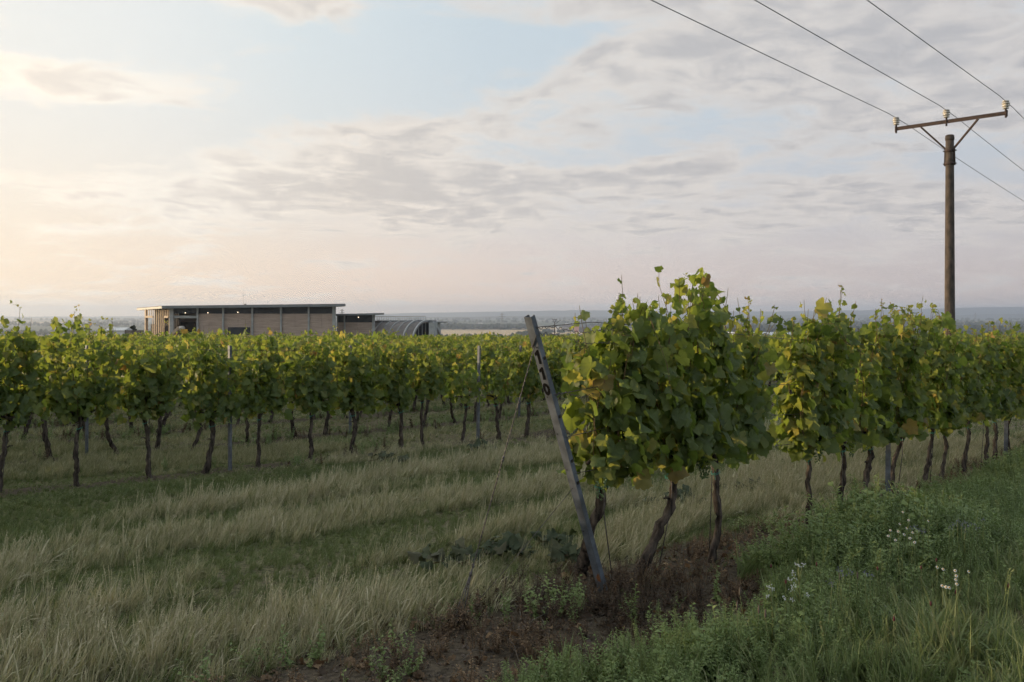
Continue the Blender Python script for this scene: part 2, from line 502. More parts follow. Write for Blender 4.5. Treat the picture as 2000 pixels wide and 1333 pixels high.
def ground_material():
    m, t = mat('vineyard_earth')
    geo = t.n('ShaderNodeNewGeometry')
    pos = geo.outputs['Position']
    w = t.m('SUBTRACT', t.vm('DOT_PRODUCT', pos, (N[0], N[1], 0)), float(P0 @ N))
    sx = t.n('ShaderNodeSeparateXYZ', None, i0=pos)
    n1 = t.noise(pos, 2.2, 6, 0.62)
    n2 = t.noise(pos, 24.0, 5, 0.65)
    n3 = t.noise(pos, 0.35, 3, 0.5)
    thatch = t.mix(t.rng(n2, 0.35, 0.65), (0.075, 0.068, 0.036), (0.22, 0.185, 0.11))
    thatch = t.mix(t.rng(n3, 0.35, 0.65), thatch, t.mix(1.0, thatch, (0.7, 0.95, 0.6), 'MULTIPLY'))
    soil = t.mix(t.rng(n2, 0.3, 0.7), (0.050, 0.039, 0.027), (0.13, 0.102, 0.070))
    # bare strips under the rows: right-hand row, then every 3.02 m from the front left row
    wn = t.m('ADD', w, t.m('MULTIPLY', t.m('SUBTRACT', n1, 0.5), 0.5))
    a = t.m('SUBTRACT', 1.0, t.rng(t.m('ABSOLUTE', t.m('ADD', wn, 0.12)), 0.42, 0.75))
    k = t.m('ABSOLUTE', t.m('SUBTRACT', t.m('MODULO', t.m('ADD', t.m('SUBTRACT', wn, 7.79), 1.51 + 302), 3.02), 1.51))
    b = t.m('MULTIPLY', t.m('SUBTRACT', 1.0, t.rng(k, 0.2, 0.45)), t.rng(w, 6.8, 7.2))
    c = t.mix(t.m('MAXIMUM', a, b), thatch, soil)
    # the plain below: patchwork of fields
    y = sx.outputs[1]
    vv = t.vm('MULTIPLY', pos, (1 / 900.0, 1 / 1500.0, 0))
    vor = t.n('ShaderNodeTexVoronoi', {'feature': 'F1', 'distance': 'CHEBYCHEV'}, Vector=vv, Scale=1.0, Randomness=0.85)
    vr = t.n('ShaderNodeSeparateColor', None, i0=vor.outputs['Color']).outputs[0]
    fields = t.ramp(vr, [(0.0, (0.06, 0.075, 0.035)), (0.35, (0.09, 0.10, 0.05)), (0.5, (0.36, 0.27, 0.16)), (0.7, (0.075, 0.085, 0.04)), (0.85, (0.28, 0.22, 0.14)), (1.0, (0.10, 0.09, 0.06))], 'CONSTANT')
    c = t.mix(t.rng(y, 500, 800), c, fields)
    bs = t.n('ShaderNodeBsdfPrincipled', None, Base_Color=c, Roughness=0.95)
    bs.inputs['Specular IOR Level'].default_value = 0.15
    bp = t.n('ShaderNodeBump', None, Strength=0.7, Distance=0.03, Height=n2)
    t.t.links.new(bp.outputs[0], bs.inputs['Normal'])
    finish(t, bs)
    return m


# ------------------------------------------------------------------ ground sheet, plain, hills
def axis(a0, fine0, fine1, step, a1, g=1.14):
    c = list(np.arange(fine0, fine1, step))
    x, st = c[-1], step
    while x < a1:
        st *= g; x += st; c.append(x)
    x, st = c[0], step
    lo = []
    while x > a0:
        st *= g; x -= st; lo.append(x)
    return np.array(lo[::-1] + c)


def build_ground():
    xs = axis(-13000, -14, 22, 0.3, 13000)
    ys = axis(-120, 1.5, 32, 0.3, 12600)
    X, Y = np.meshgrid(xs, ys)
    Z = ground(X, Y)
    V = np.stack([X, Y, Z], -1).reshape(-1, 3)
    nx, ny = len(xs), len(ys)
    i = (np.arange(ny - 1)[:, None] * nx + np.arange(nx - 1)[None]).ravel()
    q = np.stack([i, i + 1, i + nx + 1, i + nx], -1)
    tag(mk('ground', V, quads=q, mats=[ground_material()]), kind='structure')


build_ground()
PLAIN = EYE - 60.0


def field(name, pts, m, lift):
    V = [(x, y, PLAIN + lift) for x, y in pts] + [(x, y, PLAIN + lift - 1.0) for x, y in pts]
    k = len(pts)
    o = mk(name, V, quads=[[i, (i + 1) % k, k + (i + 1) % k, k + i] for i in range(k)], polys=[list(range(k))], mats=[MAT[m]], smooth=False)
    tag(o, kind='structure')


def pxy(px, y):
    return (px - 1000) / F * y


def strip(name, x0, x1, yp0, yp1, m, lift, slant=0.0):
    """a field seen between photo columns x0..x1 and photo heights yp0 (far) .. yp1 (near)"""
    ya = 60 * F / (yp0 - HY); yb = 60 * F / (yp1 - HY)
    field(name, [(pxy(x0, yb), yb), (pxy(x1, yb), yb * (1 + slant)), (pxy(x1, ya), ya * (1 + slant)), (pxy(x0, ya), ya)], m, lift)


strip('stubble_field', 560, 1150, 645.0, 668, 'stubble', 0.6)
strip('stubble_field', 1000, 1420, 640.5, 643.2, 'stubble', 0.9)
strip('ploughed_field', 1060, 1420, 643.4, 648, 'stubble_dark', 0.6)
strip('stubble_field', 1640, 2250, 620.6, 622.3, 'stubble_dark', 0.6)
strip('stubble_field', 1830, 2300, 630.0, 632.4, 'stubble', 0.6)
strip('meadow_field', 1400, 2100, 623.5, 628, 'crop_green', 0.6)
strip('stubble_field', 1780, 2150, 614.7, 616.0, 'stubble', 0.9)


def hills(name, y0, prof, depth, m):
    """a long ridge: prof = (photo column, photo height) of its skyline"""
    px = np.array([p[0] for p in prof], float); py = np.array([p[1] for p in prof], float)
    xs = np.linspace(px[0], px[-1], 220)
    sky = np.interp(xs, px, py) + 0.9 * (vnoise(xs / 22.0, xs * 0 + 3, 4) - 0.5) + 0.5 * (vnoise(xs / 6.0, xs * 0 + 1, 9) - 0.5)
    X = pxy(xs, y0); H = EYE + (HY - sky) * y0 / F
    rows = []
    for k, (dy, h) in enumerate(((-depth, 0), (-depth * 0.6, 0.35), (-depth * 0.25, 0.8), (0, 1.0), (depth * 0.5, 0.6))):
        rows.append(np.stack([X * (1 + 0 * dy), np.full_like(X, y0 + dy), PLAIN - 2 + (H - PLAIN + 2) * h], -1))
    V = np.concatenate(rows); n = len(xs)
    q = [[r * n + i, r * n + i + 1, (r + 1) * n + i + 1, (r + 1) * n + i] for r in range(4) for i in range(n - 1)]
    tag(mk(name, V, quads=q, mats=[m]), kind='structure')


plain('hill_cover', (0.055, 0.065, 0.04), 0.95, var=0.35, scale=0.0016)
hills('hills', 11700, [(-500, 622), (0, 619), (500, 617), (800, 612), (1000, 608), (1150, 606), (1300, 608), (1500, 609), (1700, 606), (1900, 601), (2050, 599), (2500, 603)], 500, MAT['hill_cover'])
hills('hills', 9300, [(-500, 626), (200, 623), (700, 621), (1000, 618), (1300, 619), (1600, 615), (1850, 616), (1960, 613.5), (2500, 614)], 400, MAT['hill_cover'])

# ------------------------------------------------------------------ haze over the plain
def haze():
    mb = MB().box((-14500, -200, PLAIN - 4), (14500, 13400, EYE + 96))
    m, t = mat('haze_air')
    pv = t.n('ShaderNodeVolumePrincipled', None, Color=(0.70, 0.81, 1.0), Density=HAZE)
    pv.inputs['Anisotropy'].default_value = 0.45
    o = t.n('ShaderNodeOutputMaterial')
    t.t.links.new(pv.outputs[0], o.inputs['Volume'])
    tag(mb.build('haze', m), kind='stuff')


HAZE = 1.25e-4
haze()

# ------------------------------------------------------------------ scatter by geometry nodes (stuff only)
def scatter(name, pts, rots, scales, idx, tone, protos):
    """one stuff object that repeats small prototype plants on given points"""
    c = bpy.data.collections.new(name + "_sources")
    for p in protos:
        c.objects.link(p)
    me = bpy.data.meshes.new(name)
    me.vertices.add(len(pts)); me.vertices.foreach_set('co', np.asarray(pts, np.float32).ravel())
    a = me.attributes.new('rot', 'FLOAT_VECTOR', 'POINT'); a.data.foreach_set('vector', np.asarray(rots, np.float32).ravel())
    a = me.attributes.new('scl', 'FLOAT_VECTOR', 'POINT')
    sc = np.asarray(scales, np.float32)
    if sc.ndim == 1: sc = np.repeat(sc[:, None], 3, 1)
    a.data.foreach_set('vector', sc.ravel())
    a = me.attributes.new('idx', 'INT', 'POINT'); a.data.foreach_set('value', np.asarray(idx, np.int32))
    a = me.attributes.new('tone', 'FLOAT', 'POINT'); a.data.foreach_set('value', np.asarray(tone, np.float32))
    me.update()
    ob = bpy.data.objects.new(name, me)
    col.objects.link(ob)
    g = bpy.data.node_groups.new(name, 'GeometryNodeTree')
    g.interface.new_socket('Geometry', in_out='INPUT', socket_type='NodeSocketGeometry')
    g.interface.new_socket('Geometry', in_out='OUTPUT', socket_type='NodeSocketGeometry')
    n = g.nodes; L = g.links
    gi = n.new('NodeGroupInput'); go = n.new('NodeGroupOutput')
    ci = n.new('GeometryNodeCollectionInfo'); ci.inputs['Collection'].default_value = c
    ci.inputs['Separate Children'].default_value = True; ci.inputs['Reset Children'].default_value = True
    ip = n.new('GeometryNodeInstanceOnPoints'); ip.inputs['Pick Instance'].default_value = True
    def named(k, typ):
        q = n.new('GeometryNodeInputNamedAttribute'); q.data_type = typ; q.inputs['Name'].default_value = k
        return q.outputs['Attribute']
    L.new(gi.outputs[0], ip.inputs['Points']); L.new(ci.outputs[0], ip.inputs['Instance'])
    L.new(named('idx', 'INT'), ip.inputs['Instance Index'])
    e = n.new('FunctionNodeEulerToRotation'); L.new(named('rot', 'FLOAT_VECTOR'), e.inputs[0])
    L.new(e.outputs[0], ip.inputs['Rotation']); L.new(named('scl', 'FLOAT_VECTOR'), ip.inputs['Scale'])
    L.new(ip.outputs[0], go.inputs[0])
    md = ob.modifiers.new('scatter', 'NODES'); md.node_group = g
    return ob


# ------------------------------------------------------------------ leaves
HALF = [(0.04, -0.06), (0.15, -0.18), (0.30, -0.23), (0.40, -0.17), (0.46, -0.05), (0.455, 0.05), (0.53, 0.08), (0.60, 0.19), (0.585, 0.30), (0.52, 0.40), (0.43, 0.465), (0.45, 0.56), (0.40, 0.66), (0.30, 0.74), (0.20, 0.80), (0.12, 0.90)]


def leaf_template(rng):
    """one lobed vine leaf: fan of triangles, cupped and wavy; stalk at the origin, tip along +Y, face along +Z"""
    R_ = np.array(HALF); R_ = R_ + rng.normal(0, 0.018, R_.shape)
    L_ = np.array(HALF)[::-1] * np.array([-1, 1]); L_ = L_ + rng.normal(0, 0.018, L_.shape)
    out = np.concatenate([R_, [(rng.normal(0, 0.02), 0.99)], L_, [(0.0, 0.03)]])
    n = len(out)
    V = np.zeros((n + 1, 3)); V[0, :2] = (0, 0.30); V[1:, :2] = out
    fold = rng.uniform(-0.85, 0.6); bend = rng.uniform(-0.1, 0.8); ph = rng.uniform(0, 6.28); wv = rng.uniform(0.05, 0.15)
    x, y = V[:, 0], V[:, 1]
    rr = np.hypot(x, y - 0.3); th = np.arctan2(x, y - 0.3)
    z = fold * np.abs(x) * 0.75 - bend * np.clip(y, 0, 1) ** 2 * 0.5 + wv * np.sin(3 * th + ph) * rr * 2 + wv * 0.7 * np.sin(7 * th + 2 * ph) * rr
    V[:, 2] = z
    V[:, 1] -= 0.02
    V[1::2, :2] *= 1.025; V[2::2, :2] *= 0.975      # toothed rim
    T = np.array([[0, i + 1, (i + 1) % n + 1] for i in range(n)])[:, ::-1]
    return V, T


LT = [leaf_template(np.random.default_rng(100 + i)) for i in range(14)]
def leaf_coords(me, L):
    a = me.attributes.new('lc', 'FLOAT_VECTOR', 'POINT'); a.data.foreach_set('vector', np.asarray(L, np.float32).ravel())


LEAF_MESH = []
for v_, t_ in LT:
    o_ = mk('leaf', v_, tris=t_, mats=[MAT['vine_leaf']], link=False)
    leaf_coords(o_.data, v_)
    LEAF_MESH.append(o_.data)
    bpy.data.objects.remove(o_)

WILT = []
for v_, t_ in LT[:6]:
    v2 = v_.copy(); v2[:, 2] -= 0.55 * np.abs(v2[:, 0]) ** 1.3; v2[:, 0] *= 0.8
    o_ = mk('leaf', v2, tris=t_, mats=[MAT['wilted_leaf']], link=False)
    WILT.append(o_.data)
    bpy.data.objects.remove(o_)


def frames(nrm, tip):
    z = nrm / (np.linalg.norm(nrm, axis=1)[:, None] + 1e-9)
    y = tip - (tip * z).sum(1)[:, None] * z
    y /= np.linalg.norm(y, axis=1)[:, None] + 1e-9
    x = np.cross(y, z)
    return np.stack([x, y, z], -1)           # columns


def leaves_mesh(name, P, M, S, I, m, link=True, parent=None):
    Vs, Ts, Ls, n = [], [], [], 0
    for k in range(len(LT)):
        sel = np.where(I == k)[0]
        if not len(sel): continue
        V, T = LT[k]
        W = np.einsum('nij,vj->nvi', M[sel], V) * S[sel][:, None, None] + P[sel][:, None]
        Vs.append(W.reshape(-1, 3)); Ls.append(np.tile(V, (len(sel), 1)))
        Ts.append((T[None] + (np.arange(len(sel)) * len(V))[:, None, None] + n).reshape(-1, 3))
        n += len(sel) * len(V)
    o = mk(name, np.concatenate(Vs), tris=np.concatenate(Ts), mats=[m], link=link, parent=parent)
    leaf_coords(o.data, np.concatenate(Ls))
    return o


def gen_vine(rng, top, x0=-0.45, x1=0.45, head=(0.0, 0.0), base_dx=0.0, dens=1.0, bottom=0.80, side=0.0):
    """a vine in its row frame: x along the row, y across it, z up from its foot. top(x) = height of its canopy"""
    P, NR, TP, S, shoots = [], [], [], [], []
    ns = int((15 if x1 - x0 < 0.85 else 19) * dens + 0.5)
    for k in range(ns):
        xs = x0 + (x1 - x0) * (k + rng.uniform(0, 1)) / ns
        h = max(top(xs) * rng.uniform(0.86, 1.02), bottom + 0.15)
        tall = rng.random() < 0.05
        if tall: h += rng.uniform(0.08, 0.24)
        m_ = max(int((h - bottom) / 0.066), 3)
        zz = np.linspace(bottom - 0.03, h, m_)
        dr = rng.normal(0, 0.12); arch = rng.normal(0, 0.10)
        u = np.linspace(0, 1, m_)
        px = xs * 0.8 + xs * 0.2 * np.sin(np.pi * u * 0.75) + dr * 0.35 * u + np.cumsum(rng.normal(0, 0.012, m_))
        py = rng.normal(0, 0.05) + arch * u ** 1.5 + np.cumsum(rng.normal(0, 0.012, m_))
        pts = np.stack([px, py, zz], 1)
        if rng.random() < 0.30 and not tall:      # the shoot flops over the top wire
            e = int(rng.integers(3, 8)); sg = rng.choice([-1, 1])
            ext = [pts[-1] + np.array([0.02 * j * rng.normal(0, 1), sg * (0.05 * j), 0.045 * j - 0.022 * j * j]) for j in range(1, e)]
            pts = np.concatenate([pts, ext]); u = np.linspace(0, 1, len(pts))
        shoots.append(pts)
        sg = rng.choice([-1, 1])
        for j in range(len(pts)):
            u_ = j / len(pts)
            reps = (3 if rng.random() < 0.25 else 2) if u_ < 0.8 and rng.random() < 0.80 * dens else 1
            for r_ in range(reps):
                sg = -sg
                out = rng.uniform(0.02, 0.14) * (1.15 - 0.6 * u_) * (0.35 if u_ > 0.85 else 1.0)
                p = pts[j] + np.array([rng.normal(0, 0.06 if u_ < 0.85 else 0.018), sg * out, rng.normal(-0.01, 0.035)])
                nr = np.array([rng.normal(0, 0.62), sg * rng.uniform(0.1, 1.0), rng.uniform(-0.15, 0.9)])
                tp = np.array([rng.normal(0, 0.7), sg * rng.uniform(-0.1, 0.6), -rng.uniform(0.1, 1.0)])
                if rng.random() < 0.25:
                    nr = rng.normal(0, 1, 3); nr[2] = abs(nr[2])
                sz = rng.uniform(0.062, 0.122) * (1.0 if u_ < 0.72 else 1.0 - 0.62 * (u_ - 0.72) / 0.28)
                if rng.random() < 0.12: sz *= 1.30
                P.append(p); NR.append(nr); TP.append(tp); S.append(sz)
    # hanging skirt of leaves round the fruiting zone
    for k in range(int(46 * dens * (x1 - x0) / 0.9)):
        sg = rng.choice([-1, 1])
        P.append(np.array([rng.uniform(x0 * 0.95, x1 * 0.95), sg * rng.uniform(0.04, 0.22), bottom + rng.uniform(0.02, 0.34)]))
        NR.append(np.array([rng.normal(0, 0.4), sg * rng.uniform(0.4, 1), rng.uniform(-0.1, 0.6)]))
        TP.append(np.array([rng.normal(0, 0.5), 0, -1.0])); S.append(rng.uniform(0.07, 0.135))
    P = np.array(P); NR = np.array(NR); TP = np.array(TP); S = np.array(S)
    P[:, 0] += side
    tops = np.array([top(x) for x in P[:, 0]])
    keep = (P[:, 2] < tops + np.where(tops > 1.62, 0.16, 0.02)) & (P[:, 0] > x0 - 0.10 + side) & (P[:, 0] < x1 + 0.10 + side)
    P, NR, TP, S = P[keep], NR[keep], TP[keep], S[keep]
    M = frames(NR, TP)
    I = rng.integers(0, len(LT), len(P))
    return P, M, S, I, shoots


def trunk_mb(rng, base_dx, base_dy, head_z, r0=0.034):
    """crooked bark trunk with a knotty head and two short arms"""
    k = 23
    u = np.linspace(0, 1, k)
    wob = np.cumsum(rng.normal(0, 0.0085, (k, 2)), 0); wob -= np.outer(u, wob[-1])
    bow = rng.normal(0, 0.035, 2)
    P = np.stack([base_dx * (1 - u) ** 1.3 + wob[:, 0] + bow[0] * np.sin(np.pi * u), base_dy * (1 - u) + wob[:, 1] + bow[1] * np.sin(np.pi * u), -0.06 + u * (head_z + 0.06)], 1)
    rad = r0 * (1.22 - 0.45 * u + 0.30 * np.exp(-((u - 0.97) / 0.10) ** 2) + 0.25 * np.exp(-(u / 0.10) ** 2))
    n = 11
    rr = rad[:, None] * (1 + rng.normal(0, 0.15, (k, n)) + 0.15 * np.sin(np.arange(n)[None] * 2.1 + u[:, None] * 9 + rng.uniform(0, 6)))
    mb = MB().tube(P, rr, n)
    for sg in (-1, 1):
        L_ = rng.uniform(0.14, 0.30)
        q = np.stack([P[-1][0] + sg * np.linspace(0, L_, 5), P[-1][1] + rng.normal(0, 0.01, 5), head_z - 0.03 + np.array([0, 0.03, 0.055, 0.065, 0.06]) + rng.normal(0, 0.004, 5)], 1)
        mb.tube(q, np.linspace(r0 * 0.75, r0 * 0.3, 5), 6)
    if rng.random() < 0.6:      # a dead spur
        j = int(rng.integers(12, 20)); sg = rng.choice([-1, 1])
        q = np.array([P[j], P[j] + (sg * 0.05, 0.01, 0.03), P[j] + (sg * 0.09, 0.0, 0.028)])
        mb.tube(q, [0.012, 0.009, 0.006], 5)
    return mb, P


def shoots_mb(shoots):
    mb = MB()
    for pts in shoots:
        p = pts[::2] if len(pts) > 6 else pts
        p = np.concatenate([p, pts[-1:] + (0, 0, 0.03)])
        mb.tube(p, np.linspace(0.0042, 0.0018, len(p)), 4, caps=False)
    return mb


def tendrils(rng, shoots, P, S):
    """little curled tips and unfolding leaves above the canopy"""
    mb = MB(); LP = []
    for pts in shoots:
        if rng.random() < 0.28:
            a = pts[-1]; n = 7
            u = np.linspace(0, 1, n)
            q = np.stack([a[0] + rng.normal(0, 0.05) * u + 0.02 * np.sin(5 * u), a[1] + rng.normal(0, 0.03) * u, a[2] + 0.11 * u - 0.03 * u ** 2], 1)
            mb.tube(q, np.linspace(0.002, 0.0011, n), 3, caps=False)
            for j in range(2, n):
                LP.append(q[j] + rng.normal(0, 0.012, 3))
    return mb, np.array(LP).reshape(-1, 3)


def make_vine(name, rng, loc, top, label, group, n_parts, head_z=0.80, base_dx=0.0, base_dy=0.0, r0=0.034, tie=True, rod=True, grapes=0, **kw):
    root = empty(name, loc, ROT)
    tag(root, label, 'grapevine', group)
    mb, path = trunk_mb(rng, base_dx, base_dy, head_z, r0)
    tr = mb.build('trunk', MAT['bark'], root, smooth=True)
    P, M, S, I, sh = gen_vine(rng, top, bottom=head_z + 0.02, **kw)
    shoots_mb(sh).build('shoots', MAT['shoot_bark'], root, smooth=True)['kind'] = 'stuff'
    tm, LP = tendrils(rng, sh, P, S)
    if tm.n:
        k = len(LP)
        Mx = frames(rng.normal(0, 1, (k, 3)), np.stack([rng.normal(0, 1, k), rng.normal(0, 1, k), rng.uniform(0, 1, k)], 1))
        o = leaves_mesh('shoot_tips', LP, Mx, rng.uniform(0.014, 0.036, k), rng.integers(0, len(LT), k), MAT['young_leaf'], parent=root)
        o['kind'] = 'stuff'
        tm.build('tendrils', MAT['shoot_bark'], root, smooth=True)['kind'] = 'stuff'
    # leaves in front, on top and largest are pieces of their own
    score = -P[:, 1] * 2.2 + P[:, 2] * 0.25 + S * 2.5 + rng.normal(0, 0.06, len(P))
    order = np.argsort(-score)
    own = order[:min(n_parts, len(P))]; rest = order[len(own):]
    if len(rest):
        leaves_mesh('foliage', P[rest], M[rest], S[rest], I[rest], MAT['vine_leaf'], parent=root)['kind'] = 'stuff'
    for i in own:
        l = bpy.data.objects.new('leaf', LEAF_MESH[I[i]])
        Mm = Matrix([[*(M[i][r] * S[i]), P[i][r]] for r in range(3)] + [[0, 0, 0, 1]])
        l.parent = root
        l.matrix_local = Mm
        col.objects.link(l)
    if tie:
        j = int(np.argmin(abs(path[:, 2] - head_z * 0.80)))
        c = path[j]; th = np.linspace(0, 2 * np.pi, 13)
        tb = MB()
        for dz in (0.0, 0.009):
            tb.tube(np.stack([c[0] + np.cos(th) * r0 * 1.42, c[1] + np.sin(th) * r0 * 1.42, c[2] + dz + 0.012 * np.cos(th)], 1), 0.0019, 4)
        tb.tube([c + (-r0 * 1.4, -0.01, 0.01), c + (-r0 * 1.55, -0.016, -0.02), c + (-r0 * 1.5, -0.02, -0.045)], 0.0017, 4)
        tb.build('tie', MAT['tie_twine'], tr)
    if rod:
        sg = rng.choice([-1, 1])
        MB().tube([(base_dx * 0.6 + sg * 0.045, 0.02, -0.05), (sg * 0.05, 0.01, head_z * 0.6), (sg * 0.045, 0.0, head_z + 0.25)], 0.0042, 6).build('support_rod', MAT['wire'], root, smooth=True)
    for g in range(grapes):
        gb = MB(); c = np.array([rng.uniform(-0.38, 0.38), -rng.uniform(0.08, 0.17), head_z - rng.uniform(-0.05, 0.06)])
        for q in range(42):
            a = rng.uniform(0, 6.28); f = rng.uniform(0, 1); rr = 0.034 * (1 - 0.75 * f) + 0.004
            p = c + (rr * math.cos(a), rr * math.sin(a), -0.13 * f)
            r_ = 0.0068
            gb.lathe([(r_ * 0.1, -r_), (r_ * 0.8, -r_ * 0.55), (r_, 0), (r_ * 0.8, r_ * 0.55), (r_ * 0.1, r_)], p, 6)
        o = gb.build('grape_bunch', MAT['grape'], root, smooth=True)
        o['kind'] = 'stuff'
    return root


def profile(tab, w, extra=0.0):
    """height of the canopy above the ground along a row, from its skyline"""
    ss, hh = [], []
    for px, py in tab:
        s = s_at_px(px, w); x, y = at(s, w)
        ss.append(s); hh.append(float(drop(y)) - (py - HY) * y / F + extra)
    return np.array(ss), np.array(hh)


# --- right-hand row, nearest: each vine set out one by one
TOP_R = [(1090, 800), (1118, 735), (1142, 690), (1160, 645), (1176, 575), (1230, 562), (1275, 558), (1310, 535), (1345, 528), (1385, 545), (1420, 580), (1450, 588), (1474, 605), (1486, 665), (1495, 725), (1514, 725), (1522, 660), (1532, 605), (1560, 615), (1580, 590), (1605, 577), (1632, 615), (1643, 672), (1668, 675), (1684, 630), (1715, 605), (1750, 600), (1800, 604), (1830, 630), (1858, 655), (1880, 662), (1905, 645), (1940, 630), (1985, 628), (2010, 640)]
sr, hr = profile(TOP_R, 0.0, -0.05)
heads_px = [1195, 1316, 1386, 1578, 1643, 1702, 1768, 1820, 1852, 1890, 1922, 1945]
bases_px = [1130, 1266, 1382, 1573, 1650, 1690, 1750, 1811, 1843, 1880, 1915, 1937]
SPAN = [(-0.12, 0.46), (0.44, 1.36), (1.42, 2.12), (2.66, 3.68), (3.72, 4.28), (4.42, 5.18), (5.16, 6.0)]
hs = [float(s_at_px(p, 0)) for p in heads_px]
bs_ = [float(s_at_px(p, 0)) for p in bases_px]
bs_[0] = hs[0] - 0.30
s_ = hs[-1]
while s_ < 15.5:
    s_ += VSP; hs.append(s_); bs_.append(s_ - R.uniform(-0.12, 0.12))
for k, (h_, b_) in enumerate(zip(hs, bs_)):
    rng = np.random.default_rng(500 + k)
    x, y = at(h_, rng.normal(0, 0.02))
    z = float(ground(x, y))
    lo = hs[k - 1] if k else h_ - 0.95
    hi = hs[k + 1] if k + 1 < len(hs) else h_ + 0.8
    x0 = (lo - h_) * 0.50; x1 = (hi - h_) * 0.50
    if k < len(SPAN): x0, x1 = SPAN[k][0] - h_, SPAN[k][1] - h_
    in_tab = h_ < 11.3
    def top(xl, h_=h_, in_tab=in_tab, k=k):
        return float(np.interp(h_ + xl, sr, hr)) if in_tab else 1.72 + 0.16 * math.sin((h_ + xl) * 2.3) + 0.12 * math.sin((h_ + xl) * 5.1 + 1)
    near = k < 12
    make_vine('grapevine', rng, (x, y, z), top, ORD[k] + ' grapevine counted from the numbered end post in the right-hand row', 'vines of the right-hand row',
              300 if k < 7 else (200 if near else 40), head_z=0.80 + rng.normal(0, 0.02), base_dx=0.20 if k == 0 else b_ - h_, base_dy=0.42 if k == 0 else (0.14 if k == 1 else rng.normal(0, 0.05)),
              r0=[0.034, 0.030, 0.023, 0.021, 0.023, 0.027, 0.023][k] if k < 7 else rng.uniform(0.020, 0.027), tie=near, rod=near,
              grapes=(2 if k < 5 else 0), x0=x0, x1=x1, dens=(0.6 if k == 4 else 1.08))

# --- front left row
TOP_L = [(-400, 600), (-100, 612), (0, 618), (20, 612), (50, 640), (62, 648), (84, 628), (108, 618), (170, 620), (226, 622), (238, 648), (262, 655), (310, 655), (340, 650), (372, 632), (396, 655), (420, 632), (440, 632), (462, 654), (500, 656), (530, 640), (556, 654), (640, 655), (680, 634), (700, 640), (722, 656), (756, 640), (800, 645), (838, 662), (860, 690), (890, 700), (930, 705), (965, 680), (1000, 652), (1050, 650), (1200, 655), (1500, 640), (2100, 640)]
W1 = ROW_W[1]
sl_, hl_ = profile(TOP_L, W1, -0.10)
trunks1 = [20, 158, 288, 410, 512, 608, 690, 780, 832, 905, 968, 1030]
s1 = [float(s_at_px(p, W1)) for p in trunks1]
pre = [s1[0] - VSP * (k + 1) for k in range(4)][::-1]
post1 = []
s_ = s1[-1]
while len(post1) < 10:
    s_ += VSP; post1.append(s_)
all1 = pre + s1 + post1
for k, h_ in enumerate(all1):
    rng = np.random.default_rng(900 + k)
    x, y = at(h_, W1 + rng.normal(0, 0.03)); z = float(ground(x, y))
    lo = all1[k - 1] if k else h_ - VSP; hi = all1[k + 1] if k + 1 < len(all1) else h_ + VSP
    px = 1000 + F * x / y
    dens = 0.62 if 845 < px < 985 else 1.0
    inv = -60 < px < 1110
    def top(xl, h_=h_):
        return float(np.interp(h_ + xl, sl_, hl_))
    make_vine('grapevine', rng, (x, y, z), top, ORD[k] + ' grapevine from the left in the front row beyond the grass lane', 'vines of the front row beyond the lane',
              (170 if inv else 25), head_z=0.85 + rng.normal(0, 0.04), base_dx=rng.normal(-0.04, 0.08), base_dy=rng.normal(0, 0.05), r0=rng.uniform(0.024, 0.034),
              tie=inv, rod=inv and rng.random() < 0.5, x0=(lo - h_) * rng.uniform(0.36, 0.52), x1=(hi - h_) * rng.uniform(0.36, 0.52), dens=dens * rng.uniform(0.8, 1.05))

# --- rows behind: a few kinds of vine, repeated
KIND = []
for v in range(8):
    rng = np.random.default_rng(40 + v)
    a, b_, c_ = rng.uniform(1.55, 1.90), rng.uniform(0.04, 0.14), rng.uniform(0, 6)
    top = lambda xl: a + b_ * math.sin(xl * 5.5 + c_)
    mb, path = trunk_mb(rng, rng.normal(0, 0.12), rng.normal(0, 0.05), 0.86, rng.uniform(0.024, 0.033))
    tr = mb.build('trunk', MAT['bark'], None, True, link=False)
    P, M, S, I, sh = gen_vine(rng, top, x0=-rng.uniform(0.33, 0.45), x1=rng.uniform(0.33, 0.45), bottom=0.88, dens=rng.uniform(0.75, 1.0))
    fo = leaves_mesh('foliage', P, M, S, I, MAT['vine_leaf'], link=False)
    st = shoots_mb(sh).build('shoots', MAT['shoot_bark'], None, True, link=False)
    fo['kind'] = 'stuff'; st['kind'] = 'stuff'
    KIND.append((tr, fo, st))

spots = []
for r in range(1, 60):
    w = ROW_W[r]
    for s in (np.arange(-40, 190, VSP) if r > 1 else np.concatenate([np.arange(all1[0] - VSP, -16, -VSP), np.arange(all1[-1] + VSP, 190, VSP)])):
        s2 = s + R.normal(0, 0.06)
        x, y = at(s2, w + R.normal(0, 0.03))
        if y < 0.5 or y > 172: continue
        if x > 0.60 * y + 2.5 or x < -0.60 * y - 2.5 - (14 if r < 9 else 6): continue  # keeps unseen vines left of the frame, added to shade the lane
        spots.append((y if abs(x) < 0.60 * y + 0.6 else y + 900, x, r))
spots.sort()
spots = [(y - 900 if y > 800 else y, x, r) for y, x, r in spots]
n_left = 300 - len(all1) - len(hs)
ROWN = {1: 'front', 2: 'second', 3: 'third', 4: 'fourth', 5: 'fifth', 6: 'sixth', 7: 'seventh', 8: 'eighth', 9: 'ninth', 10: 'tenth'}
order_in_row = {}
for r in range(1, 12):
    mem = sorted((q for q in spots[:n_left] if q[2] == r), key=lambda q: q[0])
    for j, q in enumerate(mem):
        order_in_row[q] = j + (len(all1) if r == 1 else 0)
TENS = ['', '', 'twenty', 'thirty', 'forty', 'fifty', 'sixty', 'seventy']


